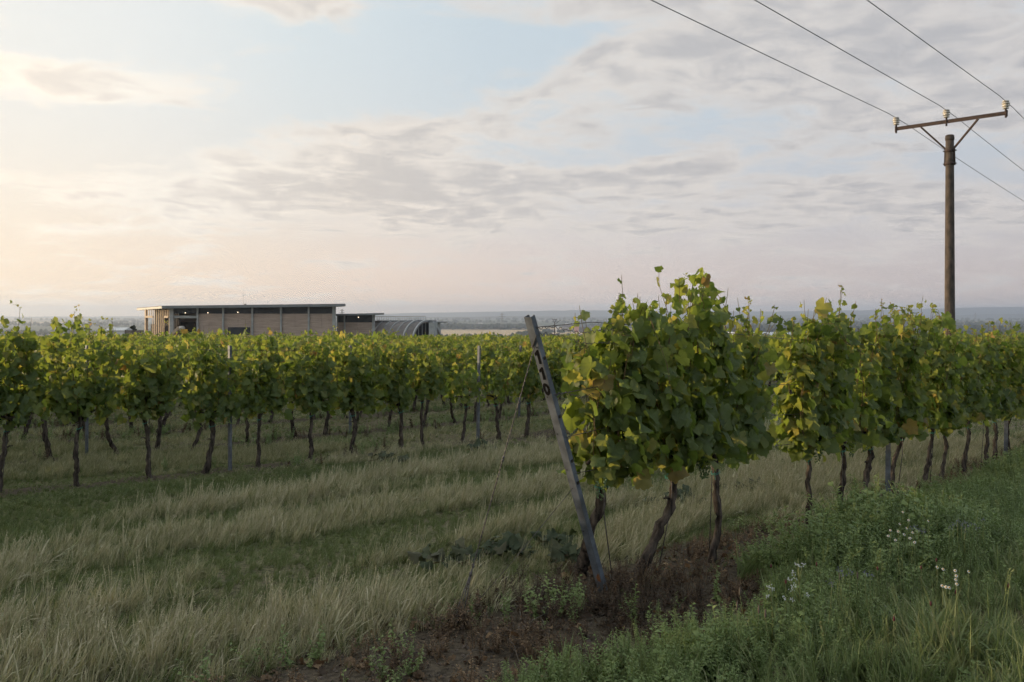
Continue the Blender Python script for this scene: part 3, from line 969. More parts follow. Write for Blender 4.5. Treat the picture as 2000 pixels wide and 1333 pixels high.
def ordinal(k):
    if k < len(ORD): return ORD[k]
    k += 1
    return TENS[k // 10] + ('-' + ORD[k % 10 - 1] if k % 10 else '').replace('twenty', 'twentieth') if k % 10 else TENS[k // 10][:-1] + 'ieth'


for i, (y, x, r) in enumerate(spots[:n_left]):
    rng = np.random.default_rng(3000 + i)
    root = empty('grapevine', (x, y, float(ground(x, y))), ROT + (math.pi if rng.random() < 0.5 else 0))
    sc_ = rng.uniform(0.93, 1.08)
    root.scale = (1.0, 1.0, sc_)
    tag(root, ordinal(order_in_row[(y, x, r)]) + ' grapevine from the left in the ' + ROWN.get(r, 'far') + ' row beyond the grass lane', 'grapevine', 'vines of the ' + ROWN.get(r, 'far') + ' row beyond the lane')
    for src in KIND[int(rng.integers(0, len(KIND)))]:
        c = src.copy(); c.parent = root
        col.objects.link(c)
rest = spots[n_left:]
if rest:
    A = np.array([(x, y) for y, x, r in rest])
    n_ = len(A)
    pts = np.stack([A[:, 0], A[:, 1], ground(A[:, 0], A[:, 1])], 1)
    rot = np.zeros((n_, 3)); rot[:, 2] = ROT + np.where(R.random(n_) < 0.5, math.pi, 0)
    sc_ = np.ones((n_, 3)); sc_[:, 2] = R.uniform(0.94, 1.10, n_)
    protos = []
    for tr, fo, st in KIND:
        p = bpy.data.objects.new('far_and_shade_vine', fo.data); protos.append(p)
    tag(scatter('distant_rows_and_shade_vines', pts, rot, sc_, R.integers(0, len(KIND), n_), R.random(n_), protos), 'distant vine rows massed below the building, plus unseen vines added at left for shade', kind='stuff')


# ------------------------------------------------------------------ end post with its number
def channel(mb, length, wd=0.052, dp=0.036, th=0.004, lip=0.012):
    """open steel channel standing along +Z: web at y=0 facing -Y, flanges running back to +Y with small lips"""
    h = wd / 2
    outer = [(-h, 0), (h, 0), (h, dp), (h - lip, dp), (h - lip, dp - th), (h - th, dp - th), (h - th, th), (-h + th, th), (-h + th, dp - th), (-h + lip, dp - th), (-h + lip, dp), (-h, dp)]
    k = len(outer)
    V = [(x, y, 0) for x, y in outer] + [(x, y, length) for x, y in outer]
    Q = [[i, (i + 1) % k, k + (i + 1) % k, k + i] for i in range(k)]
    # caps as separate quads of the thin section
    def cap(o, flip):
        fs = [[0, 1, 6, 7], [1, 2, 5, 6], [2, 3, 4, 5], [0, 7, 8, 11], [8, 9, 10, 11]]
        return [[o + i for i in (f if flip else f[::-1])] for f in fs]
    mb.add(V, quads=Q + cap(0, False) + cap(k, True))
    return mb


def frame_matrix(origin, zdir, out):
    """z along the post, -Y facing 'out'"""
    z = Vector(zdir).normalized(); y = -(Vector(out) - Vector(out).dot(z) * z).normalized(); x = y.cross(z)
    return Matrix([[x[0], y[0], z[0], origin[0]], [x[1], y[1], z[1], origin[1]], [x[2], y[2], z[2], origin[2]], [0, 0, 0, 1]])


gz0 = float(ground(*P0))
foot = Vector((P0[0], P0[1], gz0))
topp = Vector((P0[0] - D[0] * 0.697, P0[1] - D[1] * 0.697, EYE - 0.023))
axis_v = (topp - foot)
PLEN = axis_v.length
zax = axis_v.normalized()
mw = frame_matrix(foot - zax * 0.25, zax, (-D[0], -D[1], 0))
root = empty('end_post', foot)
root.matrix_world = mw
tag(root, 'leaning grey metal end post painted with the number 110', 'post')
LEN = PLEN + 0.25
mb = channel(MB(), LEN)
body = mb.build('post_channel', MAT['galvanised_dull'], root)
for k, zf in enumerate((0.42, 0.50, 0.66, 0.86)):
    hb = MB()
    hb.beam((0.0276, 0.018, 0.25 + PLEN * zf), (0.0345, 0.018, 0.25 + PLEN * zf), 0.016, 0.016)
    hb.build('wire_clip', MAT['dark_bolt'], root)
for zf in (0.24, 0.47, 0.60, 0.73, 0.90):
    hb = MB().lathe([(0.0042, 0), (0.0042, 0.0022), (0.002, 0.003)], (0, 0, 0), 8)
    o = hb.build('bolt', MAT['dark_bolt'], root)
    o.matrix_local = Matrix.Translation((-0.012 if zf < 0.9 else 0.010, -0.0002, 0.25 + PLEN * zf)) @ Matrix.Rotation(math.radians(90), 4, 'X')
rb = MB().add([(-0.004, -0.0011, 0.335), (0.018, -0.0011, 0.33), (0.022, -0.0011, 0.37), (0.014, -0.0011, 0.395), (0.002, -0.0011, 0.38), (-0.008, -0.0011, 0.36)], polys=[[0, 1, 2, 3, 4, 5]])
rb.build('rust_patch', MAT['rust'], root)


def digit(ch, z0, h, x0, wd):
    """a brush-painted digit on the face of the post, reading down the post"""
    mb = MB(); y = -0.0012
    if ch == '1':
        P = [(0.36, 0.0), (0.80, 0.02), (0.83, 0.55), (0.80, 1.0), (0.56, 1.0), (0.34, 0.88), (0.04, 0.76), (0.08, 0.54), (0.38, 0.64)]
        V = [(x0 + (a - 0.5) * wd, y, z0 + b * h) for a, b in P]
        mb.add(V, polys=[[0, 1, 2, 8], [2, 3, 4, 5, 8], [5, 6, 7, 8]])
    else:
        n = 20
        th = np.linspace(0, 2 * np.pi, n, endpoint=False)
        V = []
        for r in (1.0, 0.45):
            for a in th:
                wob = 1 + 0.05 * math.sin(3 * a + r * 4)
                V.append((x0 + math.sin(a) * wd * 0.56 * (r if r == 1 else 0.24) * wob, y, z0 + h * 0.5 + math.cos(a) * h * 0.5 * (r if r == 1 else 0.44) * wob))
        mb.add(V, quads=[[i, (i + 1) % n, n + (i + 1) % n, n + i] for i in range(n)])
    return mb


for ch, zc, h_, xo in (('1', 0.868, 0.088, 0.002), ('1', 0.812, 0.080, 0.001), ('0', 0.758, 0.078, 0.0)):
    o = digit(ch, 0.25 + PLEN * zc - h_ * 0.5, h_, xo, 0.045).build('painted_digit', MAT['black_paint'], root)
    o['label'] = 'black hand-painted ' + ('one' if ch == '1' else 'zero') + ' on the post'


def on_post(f, off=(0.0, 0.0)):
    """point on the leaning post at fraction f of its height; off = across, back"""
    return mw @ Vector((off[0], off[1], 0.25 + PLEN * f))


# guy cables of the end post
ax_, ay_ = px_ground(891, 1226)
anchor = Vector((ax_, ay_, float(ground(ax_, ay_)) + 0.01))


def twisted(a, b, n, r, pitch, sag=0.0):
    """two strands wound round each other"""
    mb = MB(); a = Vector(a); b = Vector(b); d = b - a; L_ = d.length; u = d.normalized()
    s1_ = u.cross(Vector((0, 0, 1))).normalized(); s2_ = s1_.cross(u)
    for ph in (0, math.pi):
        P = []
        for i in range(n + 1):
            f = i / n; ang = ph + f * L_ / pitch * 2 * math.pi
            P.append(a + d * f + (s1_ * math.cos(ang) + s2_ * math.sin(ang)) * r * 0.9 - Vector((0, 0, sag * 4 * f * (1 - f))))
        mb.tube(P, r, 4, caps=False)
    return mb


ga = on_post(0.905, (-0.0, -0.006))
root = empty('guy_cable', anchor)
tag(root, 'twisted steel guy cable from the numbered end post down to the bare soil', 'cable')
def rel(mb, o, name, m, smooth=True):
    ob = mb.build(name, m, o, smooth)
    ob.matrix_parent_inverse = Matrix.Translation(-Vector(o.location))
    return ob
rel(twisted(ga, anchor, 330, 0.0021, 0.05), root, 'strands', MAT['wire'])
kb = MB()
for f in (0.405, 0.415):
    c = ga.lerp(anchor, f)
    kb.lathe([(0.002, -0.008), (0.008, -0.004), (0.008, 0.004), (0.002, 0.008)], c, 7)
rel(kb, root, 'knot', MAT['wire'])
lb = MB()
for k in range(3):
    c = ga.lerp(anchor, 0.93); dx = (k - 1) * 0.018
    lb.tube([ga.lerp(anchor, 0.80), c + Vector((dx, 0.0, 0.0)), anchor + Vector((dx * 0.8, 0.01 * k, -0.02))], 0.003, 4)
for f in (0.79, 0.82, 0.85):
    c = ga.lerp(anchor, f); lb.lathe([(0.003, -0.012), (0.008, -0.008), (0.008, 0.008), (0.003, 0.012)], c, 6)
rel(lb, root, 'anchor_loop', MAT['wire'])
lp = MB().tube([on_post(0.905, (-0.030, 0.0)), on_post(0.90, (-0.02, -0.004)), on_post(0.935, (0.026, -0.004)), on_post(0.94, (0.0295, 0.004))], 0.003, 5)
rel(lp, root, 'post_loop', MAT['wire'])
gb2 = on_post(0.405, (0.0, -0.003))
o = empty('guy_wire', anchor)
tag(o, 'thin straight guy wire from low on the numbered end post to the anchor', 'wire')
rel(MB().tube([gb2, gb2.lerp(anchor, 0.5) - Vector((0, 0, 0.012)), anchor.lerp(gb2, 0.02)], 0.0017, 5), o, 'strand', MAT['wire'])

# ------------------------------------------------------------------ trellis posts
def trellis_post(s, w, label, group, h=1.73, tilt=0.0):
    x, y = at(s, w); z = float(ground(x, y))
    o = empty('trellis_post', (x, y, z), ROT - math.pi / 2 + tilt)
    tag(o, label, 'post', group)
    mb = channel(MB(), h + 0.25, 0.050, 0.034, 0.0035)
    b = mb.build('post_channel', MAT['galvanised'], o)
    b.location = (0, 0, -0.25)
    hb = MB()
    for zz in np.arange(0.55, h, 0.11):
        for sg in (-1, 1):
            hb.beam((sg * 0.0252, 0.014, zz), (sg * 0.0285, 0.014, zz + 0.012), 0.007, 0.007)
    hb.build('wire_hooks', MAT['galvanised'], o)['kind'] = 'stuff'
    o.rotation_euler[1] = math.radians(R.normal(0, 0.8))


for k in range(1, 4):
    trellis_post(POST * k, 0.0, ORD[k - 1] + ' upright metal trellis post beyond the numbered end post in the right-hand row', 'posts of the right-hand row', tilt=0.3)
sp1 = float(s_at_px(447, W1))
for k, lb_ in ((-1, 'upright metal trellis post at the far left edge of the front left row'), (0, 'upright metal trellis post in the front left row, standing below the building'), (1, 'upright metal trellis post in the front left row just left of the guy cable'), (2, 'upright metal trellis post in the front left row behind the numbered end post'), (3, 'upright metal trellis post in the front left row behind the nearest vines')):
    trellis_post(float(s_at_px(932, W1)) if k == 1 else sp1 + POST * k, W1, lb_, 'posts of the front left row')
W2 = ROW_W[2]
sp2 = float(s_at_px(167, W2))
for k, lb_ in ((0, 'grey trellis post of the second row seen under the leftmost vines'), (1, 'grey trellis post of the second row seen under the vines left of centre'), (2, 'grey trellis post of the second row seen just left of the numbered end post'), (3, 'grey trellis post of the second row behind the right-hand vines')):
    trellis_post(sp2 + POST * k, W2, lb_, 'posts of the second row')

# ------------------------------------------------------------------ trellis wires
def trellis_wire(w, s0, s1, h, label, group, r=0.0016, a=None):
    o_x, o_y = at(s0, w)
    P = []
    n = max(int((s1 - s0) / 0.5), 4)
    for i in range(n + 1):
        s = s0 + (s1 - s0) * i / n
        x, y = at(s, w - 0.028)
        P.append((x, y, float(EYE - drop(y)) + h + 0.008 * math.sin(s * 1.3)))
    if a is not None: P[0] = tuple(a)
    mb = MB().tube(P, r, 4, caps=False)
    o = mb.build('trellis_wire', MAT['wire'], None, True)
    tag(o, label, 'wire', group)
    return o


WN = ['lowest', 'second', 'third', 'topmost']
for f, h, nm in ((0.455, 0.80, 'lowest'), (0.585, 1.05, 'second lowest'), (0.735, 1.30, 'second highest'), (0.963, 1.68, 'topmost')):
    trellis_wire(0.0, -0.697 * f + 0.03, 16.0, h, nm + ' trellis wire of the right-hand row, fixed to the numbered end post', 'wires of the right-hand row', 0.0024, on_post(f, (0.031, 0.018)))
for h, nm in ((0.80, 'lowest'), (1.15, 'second lowest'), (1.42, 'second highest'), (1.66, 'topmost')):
    trellis_wire(W1, -12, 16, h, nm + ' trellis wire of the front left row', 'wires of the front left row', 0.0022)
    trellis_wire(W2, -16, 14, h, nm + ' trellis wire of the second row back', 'wires of the second row', 0.0022)
# tangled wire ends beside the end post
rngw = np.random.default_rng(7)
for nm, f, dz, L_ in (('upper', 0.958, 0.0, 0.78), ('lower', 0.940, -0.02, 0.80), ('middle', 0.733, 0.0, 0.5)):
    a = on_post(f, (0.030, 0.018))
    P = []
    for i in range(90):
        t_ = i / 89; s = t_ * L_
        c = Vector((a[0] + D[0] * s, a[1] + D[1] * s, a[2] + dz * t_ * 3 - 0.03 * t_ + 0.012 * math.sin(t_ * 9)))
        wob = 0.008 * (0.4 + vnoise(t_ * 9, 0.5, f * 10)) * (1 if (t_ * 5) % 1 < 0.6 else 0.25)
        P.append(c + Vector((0, wob * math.cos(i * 1.1), wob * math.sin(i * 1.1))))
    o = MB().tube(P, 0.0022, 4).build('wire_end', MAT['wire'], None, True)
    tag(o, nm + ' twisted rusty wire end wound on beside the numbered end post', 'wire', 'wire ends')

# ------------------------------------------------------------------ power pole and lines
PY = 27.0; PX = 855 / F * PY
pz = float(ground(PX, PY))
root = empty('power_pole', (PX, PY, pz))
tag(root, 'tall round concrete power pole with a steel crossarm carrying three insulators', 'power pole')
ptop = EYE + (HY - 266) / F * PY - pz
nz = 24
mb = MB().tube([(0, 0, -0.5 + (ptop - 0.1 + 0.5) * i / nz) for i in range(nz + 1)], np.linspace(0.165, 0.118, nz + 1), 24)
mb.build('shaft', MAT['pole_concrete'], root, True)
MB().lathe([(0.120, -0.12), (0.132, -0.115), (0.134, -0.02), (0.122, -0.005), (0.126, 0.0), (0.126, 0.03), (0.09, 0.055), (0.02, 0.065)], (0, 0, ptop - 0.02), 20).build('cap', MAT['pole_concrete'], root, True)
Lx, Ly = 748 / F * 27.97 - PX, 27.97 - PY
Rx, Ry = 968 / F * 25.7 - PX, 25.7 - PY
az_ = EYE + 372 / F * PY - pz
A_ = Vector((Lx, Ly, az_)); B_ = Vector((Rx, Ry, az_))
cd = (B_ - A_).normalized()
side = Vector((cd.y, -cd.x, 0))
# crossarm: angle section, two legs
mb = MB(); mb.beam(A_, B_, 0.012, 0.105); mb.beam(A_ + Vector((0, 0, 0.058)) - side * 0.03, B_ + Vector((0, 0, 0.058)) - side * 0.03, 0.085, 0.010)
mb.build('crossarm', MAT['rusty_steel'], root)
for e_, sg in ((A_, 1), (B_, -1)):
    mb = MB().beam(e_ - Vector((0, 0, 0.10)) + cd * sg * 0.03, e_ + Vector((0, 0, 0.09)) + cd * sg * 0.03, 0.05, 0.05, up=(0, 1, 0))
    mb.build('end_bracket', MAT['rusty_steel'], root)
zc1, zc2 = ptop - 0.46, ptop - 0.86
for f, sg in ((0.245, -1), (0.755, 1)):
    p = A_.lerp(B_, f) - Vector((0, 0, 0.05)); q = cd * (sg * 0.135) + Vector((0, 0, zc1 + 0.08))
    MB().beam(p, q, 0.05, 0.05).beam(q, cd * (sg * 0.15) + Vector((0, 0, zc2 - 0.06)), 0.05, 0.03).build('brace', MAT['rusty_steel'], root)
for zc in (zc1, zc2):
    b = MB().lathe([(0.126, -0.045), (0.142, -0.045), (0.142, 0.045), (0.126, 0.045)], (0, 0, zc), 20)
    o = b.build('clamp_band', MAT['rusty_steel'], root, True)
    bb = MB()
    for sg in (-1, 1):
        c = cd * (sg * 0.17)
        bb.beam(c + Vector((0, 0, zc)) - side * 0.06, c + Vector((0, 0, zc)) + side * 0.06, 0.03, 0.03)
    bb.build('bolt', MAT['dark_bolt'], o)
INS = []
for f in (0.012, 0.478, 0.985):
    c = A_.lerp(B_, f)
    pin = MB().tube([c + Vector((0, 0, -0.13)), c + Vector((0, 0, 0.20))], 0.030, 8).build('insulator_pin', MAT['rusty_steel'], root)
    prof = [(0.03, 0.0), (0.085, 0.005), (0.090, 0.025), (0.058, 0.045), (0.056, 0.06), (0.100, 0.068), (0.106, 0.092), (0.066, 0.115), (0.062, 0.13), (0.110, 0.14), (0.112, 0.166), (0.080, 0.186), (0.078, 0.205), (0.09, 0.215), (0.09, 0.235), (0.05, 0.252), (0.015, 0.256)]
    i_ = MB().lathe(prof, c + Vector((0, 0, 0.13)), 18).build('insulator', MAT['porcelain'], root, True)
    MB().lathe([(0.083, 0), (0.088, 0.004), (0.088, 0.016), (0.083, 0.02)], c + Vector((0, 0, 0.317)), 14).build('wire_groove', MAT['porcelain_grime'], i_, True)
    INS.append(Vector((PX, PY, pz)) + c + Vector((0, 0, 0.35)))
for nm, p in zip(('leftmost', 'middle', 'rightmost'), INS):
    P = []
    for t_ in np.concatenate([np.linspace(-42, 0, 60), np.linspace(1, 90, 50)]):
        span = 90.0; u = abs(t_)
        sagz = -4 * (1.05 if t_ > 0 else 0.22) * (u / span) * (1 - u / span)
        slope = (-0.015 * t_) if t_ > 0 else 0.0
        P.append(p + Vector((D[0] * t_ * 0.995, D[1] * t_, sagz + slope + (0.035 if abs(t_) > 0.3 else 0))))
    o = MB().tube(P, 0.0095, 6, caps=False).build('power_line', MAT['power_cable'], None, True)
    tag(o, nm + ' bare overhead power line tied to the pole\'s ' + nm + ' insulator', 'power line', 'overhead power lines')

# ------------------------------------------------------------------ winery building in the vineyard
BY = 190.0


def bp(px, py, y=BY):
    return Vector((pxy(px, y), y, EYE + (HY - py) * y / F))


gb = EYE - 8.0      # floor level of the winery
wl = empty('winery_building', (pxy(500, BY), BY, gb))
tag(wl, 'long low timber and concrete winery with a thin overhanging flat roof', 'building')


def wpart(mb, name, m, parent=None, smooth=False):
    ob = mb.build(name, MAT[m] if isinstance(m, str) else m, parent or wl, smooth)
    base = Vector(wl.location)
    if parent is None:
        ob.matrix_parent_inverse = Matrix.Translation(-base)
    else:
        ob.matrix_parent_inverse = Matrix.Translation(-base)
        # sub-parts: their parent sits at the building's origin
        ob.matrix_parent_inverse = (Matrix.Translation(base) @ Matrix.Translation(-base)).inverted()
    return ob


def quadbox(p0, p1, zb, zt, depth, back=True):
    """wall slab between two ground points, thickness going away from the camera"""
    a = Vector((p0[0], p0[1], 0)); b = Vector((p1[0], p1[1], 0)); d = (b - a).normalized(); n = Vector((-d.y, d.x, 0))
    if n.y < 0: n = -n
    n = n * depth
    V = [(a.x, a.y, zb), (b.x, b.y, zb), (b.x + n.x, b.y + n.y, zb), (a.x + n.x, a.y + n.y, zb), (a.x, a.y, zt), (b.x, b.y, zt), (b.x + n.x, b.y + n.y, zt), (a.x + n.x, a.y + n.y, zt)]
    return MB().hexa(V)


def zpy(py, y=BY):
    return EYE + (HY - py) * y / F


# main facade: bays between columns
colx = [335.5, 386, 436, 493, 549, 603, 652.5]
cw = [8.0, 3.0, 3.0, 3.0, 3.0, 3.0, 6.0]
def facade(colx, cw, y, ytop, yband, y_open=None):
    for i, (c, w_) in enumerate(zip(colx, cw)):
        wide = w_ > 4
        wpart(quadbox((pxy(c - w_ / 2, y), y - 0.25), (pxy(c + w_ / 2, y), y - 0.25), gb, zpy(ytop, y), 0.6), 'column', 'concrete_pale')
    for i in range(len(colx) - 1):
        a = colx[i] + cw[i] / 2; b = colx[i + 1] - cw[i + 1] / 2
        wpart(quadbox((pxy(a, y), y + 0.12), (pxy(b, y), y + 0.12), zpy(yband, y), zpy(ytop, y), 0.2), 'clerestory_panel', 'dark_glazing')
        if i == 0 and y_open:
            wpart(quadbox((pxy(a, y), y + 0.05), (pxy(b, y), y + 0.05), zpy(622, y), zpy(617, y), 0.3), 'lintel', 'concrete_pale')
            continue
        # horizontal boards, each proud of a dark joint
        zt, zb = zpy(yband, y), gb
        mid = (a + b) / 2
        for half, (p, q) in enumerate(((a, mid - 0.12), (mid + 0.12, b))):
            wpart(quadbox((pxy(p, y), y + 0.2 - 0.02 * half), (pxy(q, y), y + 0.2 - 0.02 * half), zb, zt, 0.2), 'timber_panel', 'wood_wall')


facade(colx, cw, BY, 599.5, 613.0, True)
# dark hall seen through the loading bay, with its back wall and a slot window low in the facade
wpart(quadbox((pxy(318, BY + 9), BY + 9), (pxy(392, BY + 9), BY + 9), gb, zpy(599.5), 0.3), 'back_wall', 'wood_wall')
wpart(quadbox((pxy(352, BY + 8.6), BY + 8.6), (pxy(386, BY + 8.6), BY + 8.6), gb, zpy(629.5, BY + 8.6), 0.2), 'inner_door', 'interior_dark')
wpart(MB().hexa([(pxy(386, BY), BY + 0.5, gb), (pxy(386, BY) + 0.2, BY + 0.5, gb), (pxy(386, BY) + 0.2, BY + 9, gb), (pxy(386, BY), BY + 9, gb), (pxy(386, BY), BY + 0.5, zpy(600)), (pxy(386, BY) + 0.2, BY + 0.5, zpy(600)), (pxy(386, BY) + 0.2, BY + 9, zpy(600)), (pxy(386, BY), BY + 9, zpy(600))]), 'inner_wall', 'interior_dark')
wpart(quadbox((pxy(445, BY), BY + 0.02), (pxy(488, BY), BY + 0.02), zpy(654), zpy(639.5), 0.14), 'slot_window', 'dark_glazing')
# left gable end: timber fins
C0 = Vector((pxy(331.5, BY), BY, 0)); C1 = Vector((pxy(282.5, 197), 197, 0))
def edge(f):
    return C0.lerp(C1, f)
ed = (C1 - C0).normalized(); en = Vector((-ed.y, ed.x, 0))
if en.y > 0: en = -en
for f0, f1, nm in ((0.0, 0.035, 'column'), (0.965, 1.0, 'column')):
    wpart(quadbox(edge(f0), edge(f1), gb, zpy(600.5), 0.6), nm, 'wood_fin')
def z_end(f, pa, pb):
    return zpy(pa, BY) * (1 - f) + zpy(pb, 210) * f
nf = 13
for k in range(nf):
    f = 0.06 + 0.88 * k / (nf - 1)
    open_ = f < 0.20 or f > 0.66
    p = edge(f) + en * 0.12
    zb = zpy(618) if open_ else gb
    M_ = MB().hexa([(p + ed * a + en * b).to_tuple()[:2] + (zz,) for zz in (zb, zpy(600.8) - 0.28 * f) for a, b in ((-0.11, 0), (0.11, 0), (0.11, -0.10), (-0.11, -0.10))])
    wpart(M_, 'fin', 'wood_fin')
for f0, f1 in ((0.04, 0.21), (0.65, 0.96)):
    a, b = edge(f0) + en * 0.16, edge(f1) + en * 0.16
    wpart(quadbox(a, b, zpy(621.5), zpy(617.3), 0.3), 'lintel', 'wood_fin')
wpart(quadbox(edge(0.02) - en * 2.2, edge(0.98) - en * 2.2, gb, zpy(602.5), 0.2), 'screen_wall', 'interior_dark')  # set back and coloured dark to stand in for shade between the fins
# crates inside the far opening of the gable end
# roof: thin slab, overhanging, rising slightly to the right
rp = [bp(316, 598.6, BY - 1.5), bp(675, 594.6, BY - 1.5), bp(662, 596, 214), bp(267, 602.6, 201)]
th_ = 0.48
V = [(p.x, p.y, p.z - th_) for p in rp] + [p.to_tuple() for p in rp]
rf = wpart(MB().hexa(V), 'roof', 'roof_fascia')
V = [(p.x, p.y, p.z + 0.002) for p in rp] + [(p.x, p.y, p.z + 0.11) for p in rp]
cx_ = sum((p.x for p in rp)) / 4; cy_ = sum((p.y for p in rp)) / 4
V = [(cx_ + (x - cx_) * 0.997, cy_ + (y - cy_) * 0.99, z) for x, y, z in V]
wpart(MB().hexa(V), 'roof_membrane', 'roof_membrane')
an = bp(475, 596, 200)
wpart(MB().tube([an, an + Vector((0, 0, 3.9))], [0.03, 0.015], 6), 'antenna', 'pylon_steel')
wpart(MB().lathe([(0.25, 0), (0.25, 0.25), (0.05, 0.3)], bp(479, 596, 200), 8), 'roof_vent', 'pylon_steel')

# second, lower block
Y2 = 196.0
facade([659, 673, 729.5], [2.0, 2.4, 5.0], Y2, 615.0, 630.0)
r2 = [bp(652, 614.0, Y2 - 1.5), bp(750, 611.6, Y2 - 1.5), bp(740, 612.4, 212), bp(650, 613.6, 212)]
V = [(p.x, p.y, p.z - 0.40) for p in r2] + [p.to_tuple() for p in r2]
wpart(MB().hexa(V), 'roof', 'roof_fascia')
# lamps under the eaves
for px_, py_, y_ in ((362, 611.2, BY), (406, 611, BY), (464.5, 610, BY), (700, 619.6, Y2)):
    c = bp(px_, py_, y_ - 0.25)
    l_ = wpart(MB().lathe([(0.10, 0.16), (0.14, 0.10), (0.16, 0.0)], c, 10), 'wall_lamp', 'pylon_steel')
    g_ = MB().lathe([(0.02, -0.11), (0.09, -0.08), (0.115, -0.02), (0.10, 0.0)], c, 10)
    ob = g_.build('lamp_glass', MAT['lamp_glow'], l_, True)
    ob['label'] = 'lit warm lamp glass'

# barrel vault with ribs, its axis running right and towards the camera
vd = Vector((0.866, -0.5, 0)); vn = Vector((-0.5, -0.866, 0))
Rv = 5.6
e1 = bp(834, 628.4, 196); e1 = Vector((e1.x, e1.y, e1.z - Rv))
Lv = 22.0
def vpt(l, ph, r=Rv):
    return e1 - vd * l + vn * (math.cos(ph) * r) + Vector((0, 0, math.sin(ph) * r))
nph = 28
phs = np.linspace(math.radians(-25), math.radians(205), nph)
V = []; Q = []
for l in (0, Lv):
    for r in (Rv, Rv - 0.25):
        V += [vpt(l, p, r).to_tuple() for p in phs]
for i in range(nph - 1):
    Q += [[i, i + 1, 2 * nph + i + 1, 2 * nph + i], [nph + i, 3 * nph + i, 3 * nph + i + 1, nph + i + 1], [i, nph + i, nph + i + 1, i + 1]]
wpart(MB().add(V, quads=Q), 'vault', 'vault_skin', smooth=True)
for l, bold in ((0.0, 1), (2.6, 1), (4.9, 0), (7.0, 0), (9.2, 0), (11.4, 0), (13.6, 0), (15.8, 0), (18.0, 0)):
    w_ = 0.34 if bold else 0.15
    V = []; Q = []
    for a, r in ((-w_ / 2, Rv + 0.02), (w_ / 2, Rv + 0.02), (w_ / 2, Rv + 0.24 + 0.16 * bold), (-w_ / 2, Rv + 0.24 + 0.16 * bold)):
        V += [vpt(l + a, p, r).to_tuple() for p in phs]
    for j in range(4):
        j2 = (j + 1) % 4
        Q += [[j * nph + i, j * nph + i + 1, j2 * nph + i + 1, j2 * nph + i] for i in range(nph - 1)]
    wpart(MB().add(V, quads=Q), 'vault_rib', 'rib_metal', smooth=False)
# glazed end of the vault, with mullions
V = [vpt(0.5, p, Rv - 0.25).to_tuple() for p in phs]
wpart(MB().add(V, polys=[list(range(nph))]), 'end_glazing', 'dark_glazing')
for k in range(-3, 4):
    c = e1 - vd * 0.35 + vn * (k * 1.35)
    hh = math.sqrt(max((Rv - 0.3) ** 2 - (k * 1.35) ** 2, 0.1))
    wpart(MB().beam(c + Vector((0, 0, -3.0)), c + Vector((0, 0, hh)), 0.10, 0.10), 'mullion', 'rib_metal')
# concrete end block right of the vault, its roof slab and canopy
q0 = bp(837.5, 630, 193); q1 = bp(847, 630, 193)
zq = zpy(630.5, 196)
wpart(MB().hexa([(q0.x, 193, gb), (q1.x, 193, gb), (q1.x + 0.5, 207, gb), (q0.x, 207, gb), (q0.x, 193, zq), (q1.x, 193, zq), (q1.x + 0.5, 207, zq), (q0.x, 207, zq)]), 'end_block', 'concrete_pale')
t0, t1 = bp(731, 626.8, 201), bp(845, 625.8, 196)
wpart(MB().hexa([(t0.x, 201, t0.z - 0.5), (t1.x, 196, t1.z - 0.6), (t1.x, 206, t1.z - 0.6), (t0.x, 208, t0.z - 0.5), (t0.x, 201, t0.z), (t1.x, 196, t1.z), (t1.x, 206, t1.z), (t0.x, 208, t0.z)]), 'roof_slab', 'roof_fascia')
c0, c1 = bp(846, 628.6, 201), bp(871, 629.2, 201)
wpart(MB().box((c0.x, 201, c0.z - 0.28), (c1.x, 205, c0.z)), 'canopy', 'roof_fascia')
r0_, r1_ = bp(732, 626.8, 202.5), bp(831, 626.0, 202.5)
hr_ = 0.95
wpart(MB().beam(r0_ + Vector((0, 0, hr_)), r1_ + Vector((0, 0, hr_)), 0.11, 0.11), 'handrail', 'rib_metal')
for k in range(23):
    c = r0_.lerp(r1_, k / 22)
    wpart(MB().beam(c, c + Vector((0, 0, hr_)), 0.085, 0.085), 'baluster', 'rib_metal')

# things by the building
ce = edge(0.76) - en * 0.9
cr = empty('crate_stack', (ce.x, ce.y, gb))
tag(cr, 'stack of pale wooden crates in the left opening of the winery', 'crates')
for k in range(8):
    mb = MB().box((-0.55, -0.4, 0), (0.55, 0.4, 0.66))
    for zz in (0.1, 0.32, 0.54):
        mb.box((-0.58, -0.43, zz - 0.05), (0.58, 0.43, zz + 0.05))
    o = mb.build('crate', MAT['crate_wood'], cr)
    o.location = (R.normal(0, 0.03), R.normal(0, 0.03), k * 0.69 + 0.02)
mc = bp(348, 650, BY - 3)
mr = empty('tipping_machine', (mc.x, mc.y, gb))
tag(mr, 'pale sunlit machine with a tilted hopper and round drum at the loading bay', 'machine')
zb_ = zpy(648) - gb
MB().box((-1.4, -0.9, zb_ - 2.2), (1.4, 0.9, zb_ - 0.9)).build('chassis', MAT['machine_paint'], mr)
MB().beam((-1.6, 0, zb_ - 1.0), (0.3, 0, zb_ + 0.95), 1.3, 0.55).build('hopper', MAT['crate_wood'], mr)
th = np.linspace(0, 2 * math.pi, 19)
dm = MB().tube([(0.75, -0.6, zb_ + 0.75), (0.75, 0.6, zb_ + 0.75)], 0.52, 18); dm.build('drum', MAT['machine_paint'], mr, True)
MB().beam((0.6, -0.5, zb_ - 0.9), (1.9, -0.5, zb_ + 0.1), 0.2, 0.2).build('arm', MAT['machine_paint'], mr)
for sx_ in (-1, 1):
    for sy_ in (-0.95, 0.95):
        MB().tube([(sx_, sy_ - 0.12, 0.5), (sx_, sy_ + 0.12, 0.5)], 0.5, 14).build('wheel', MAT['tyre_rubber'], mr, True)
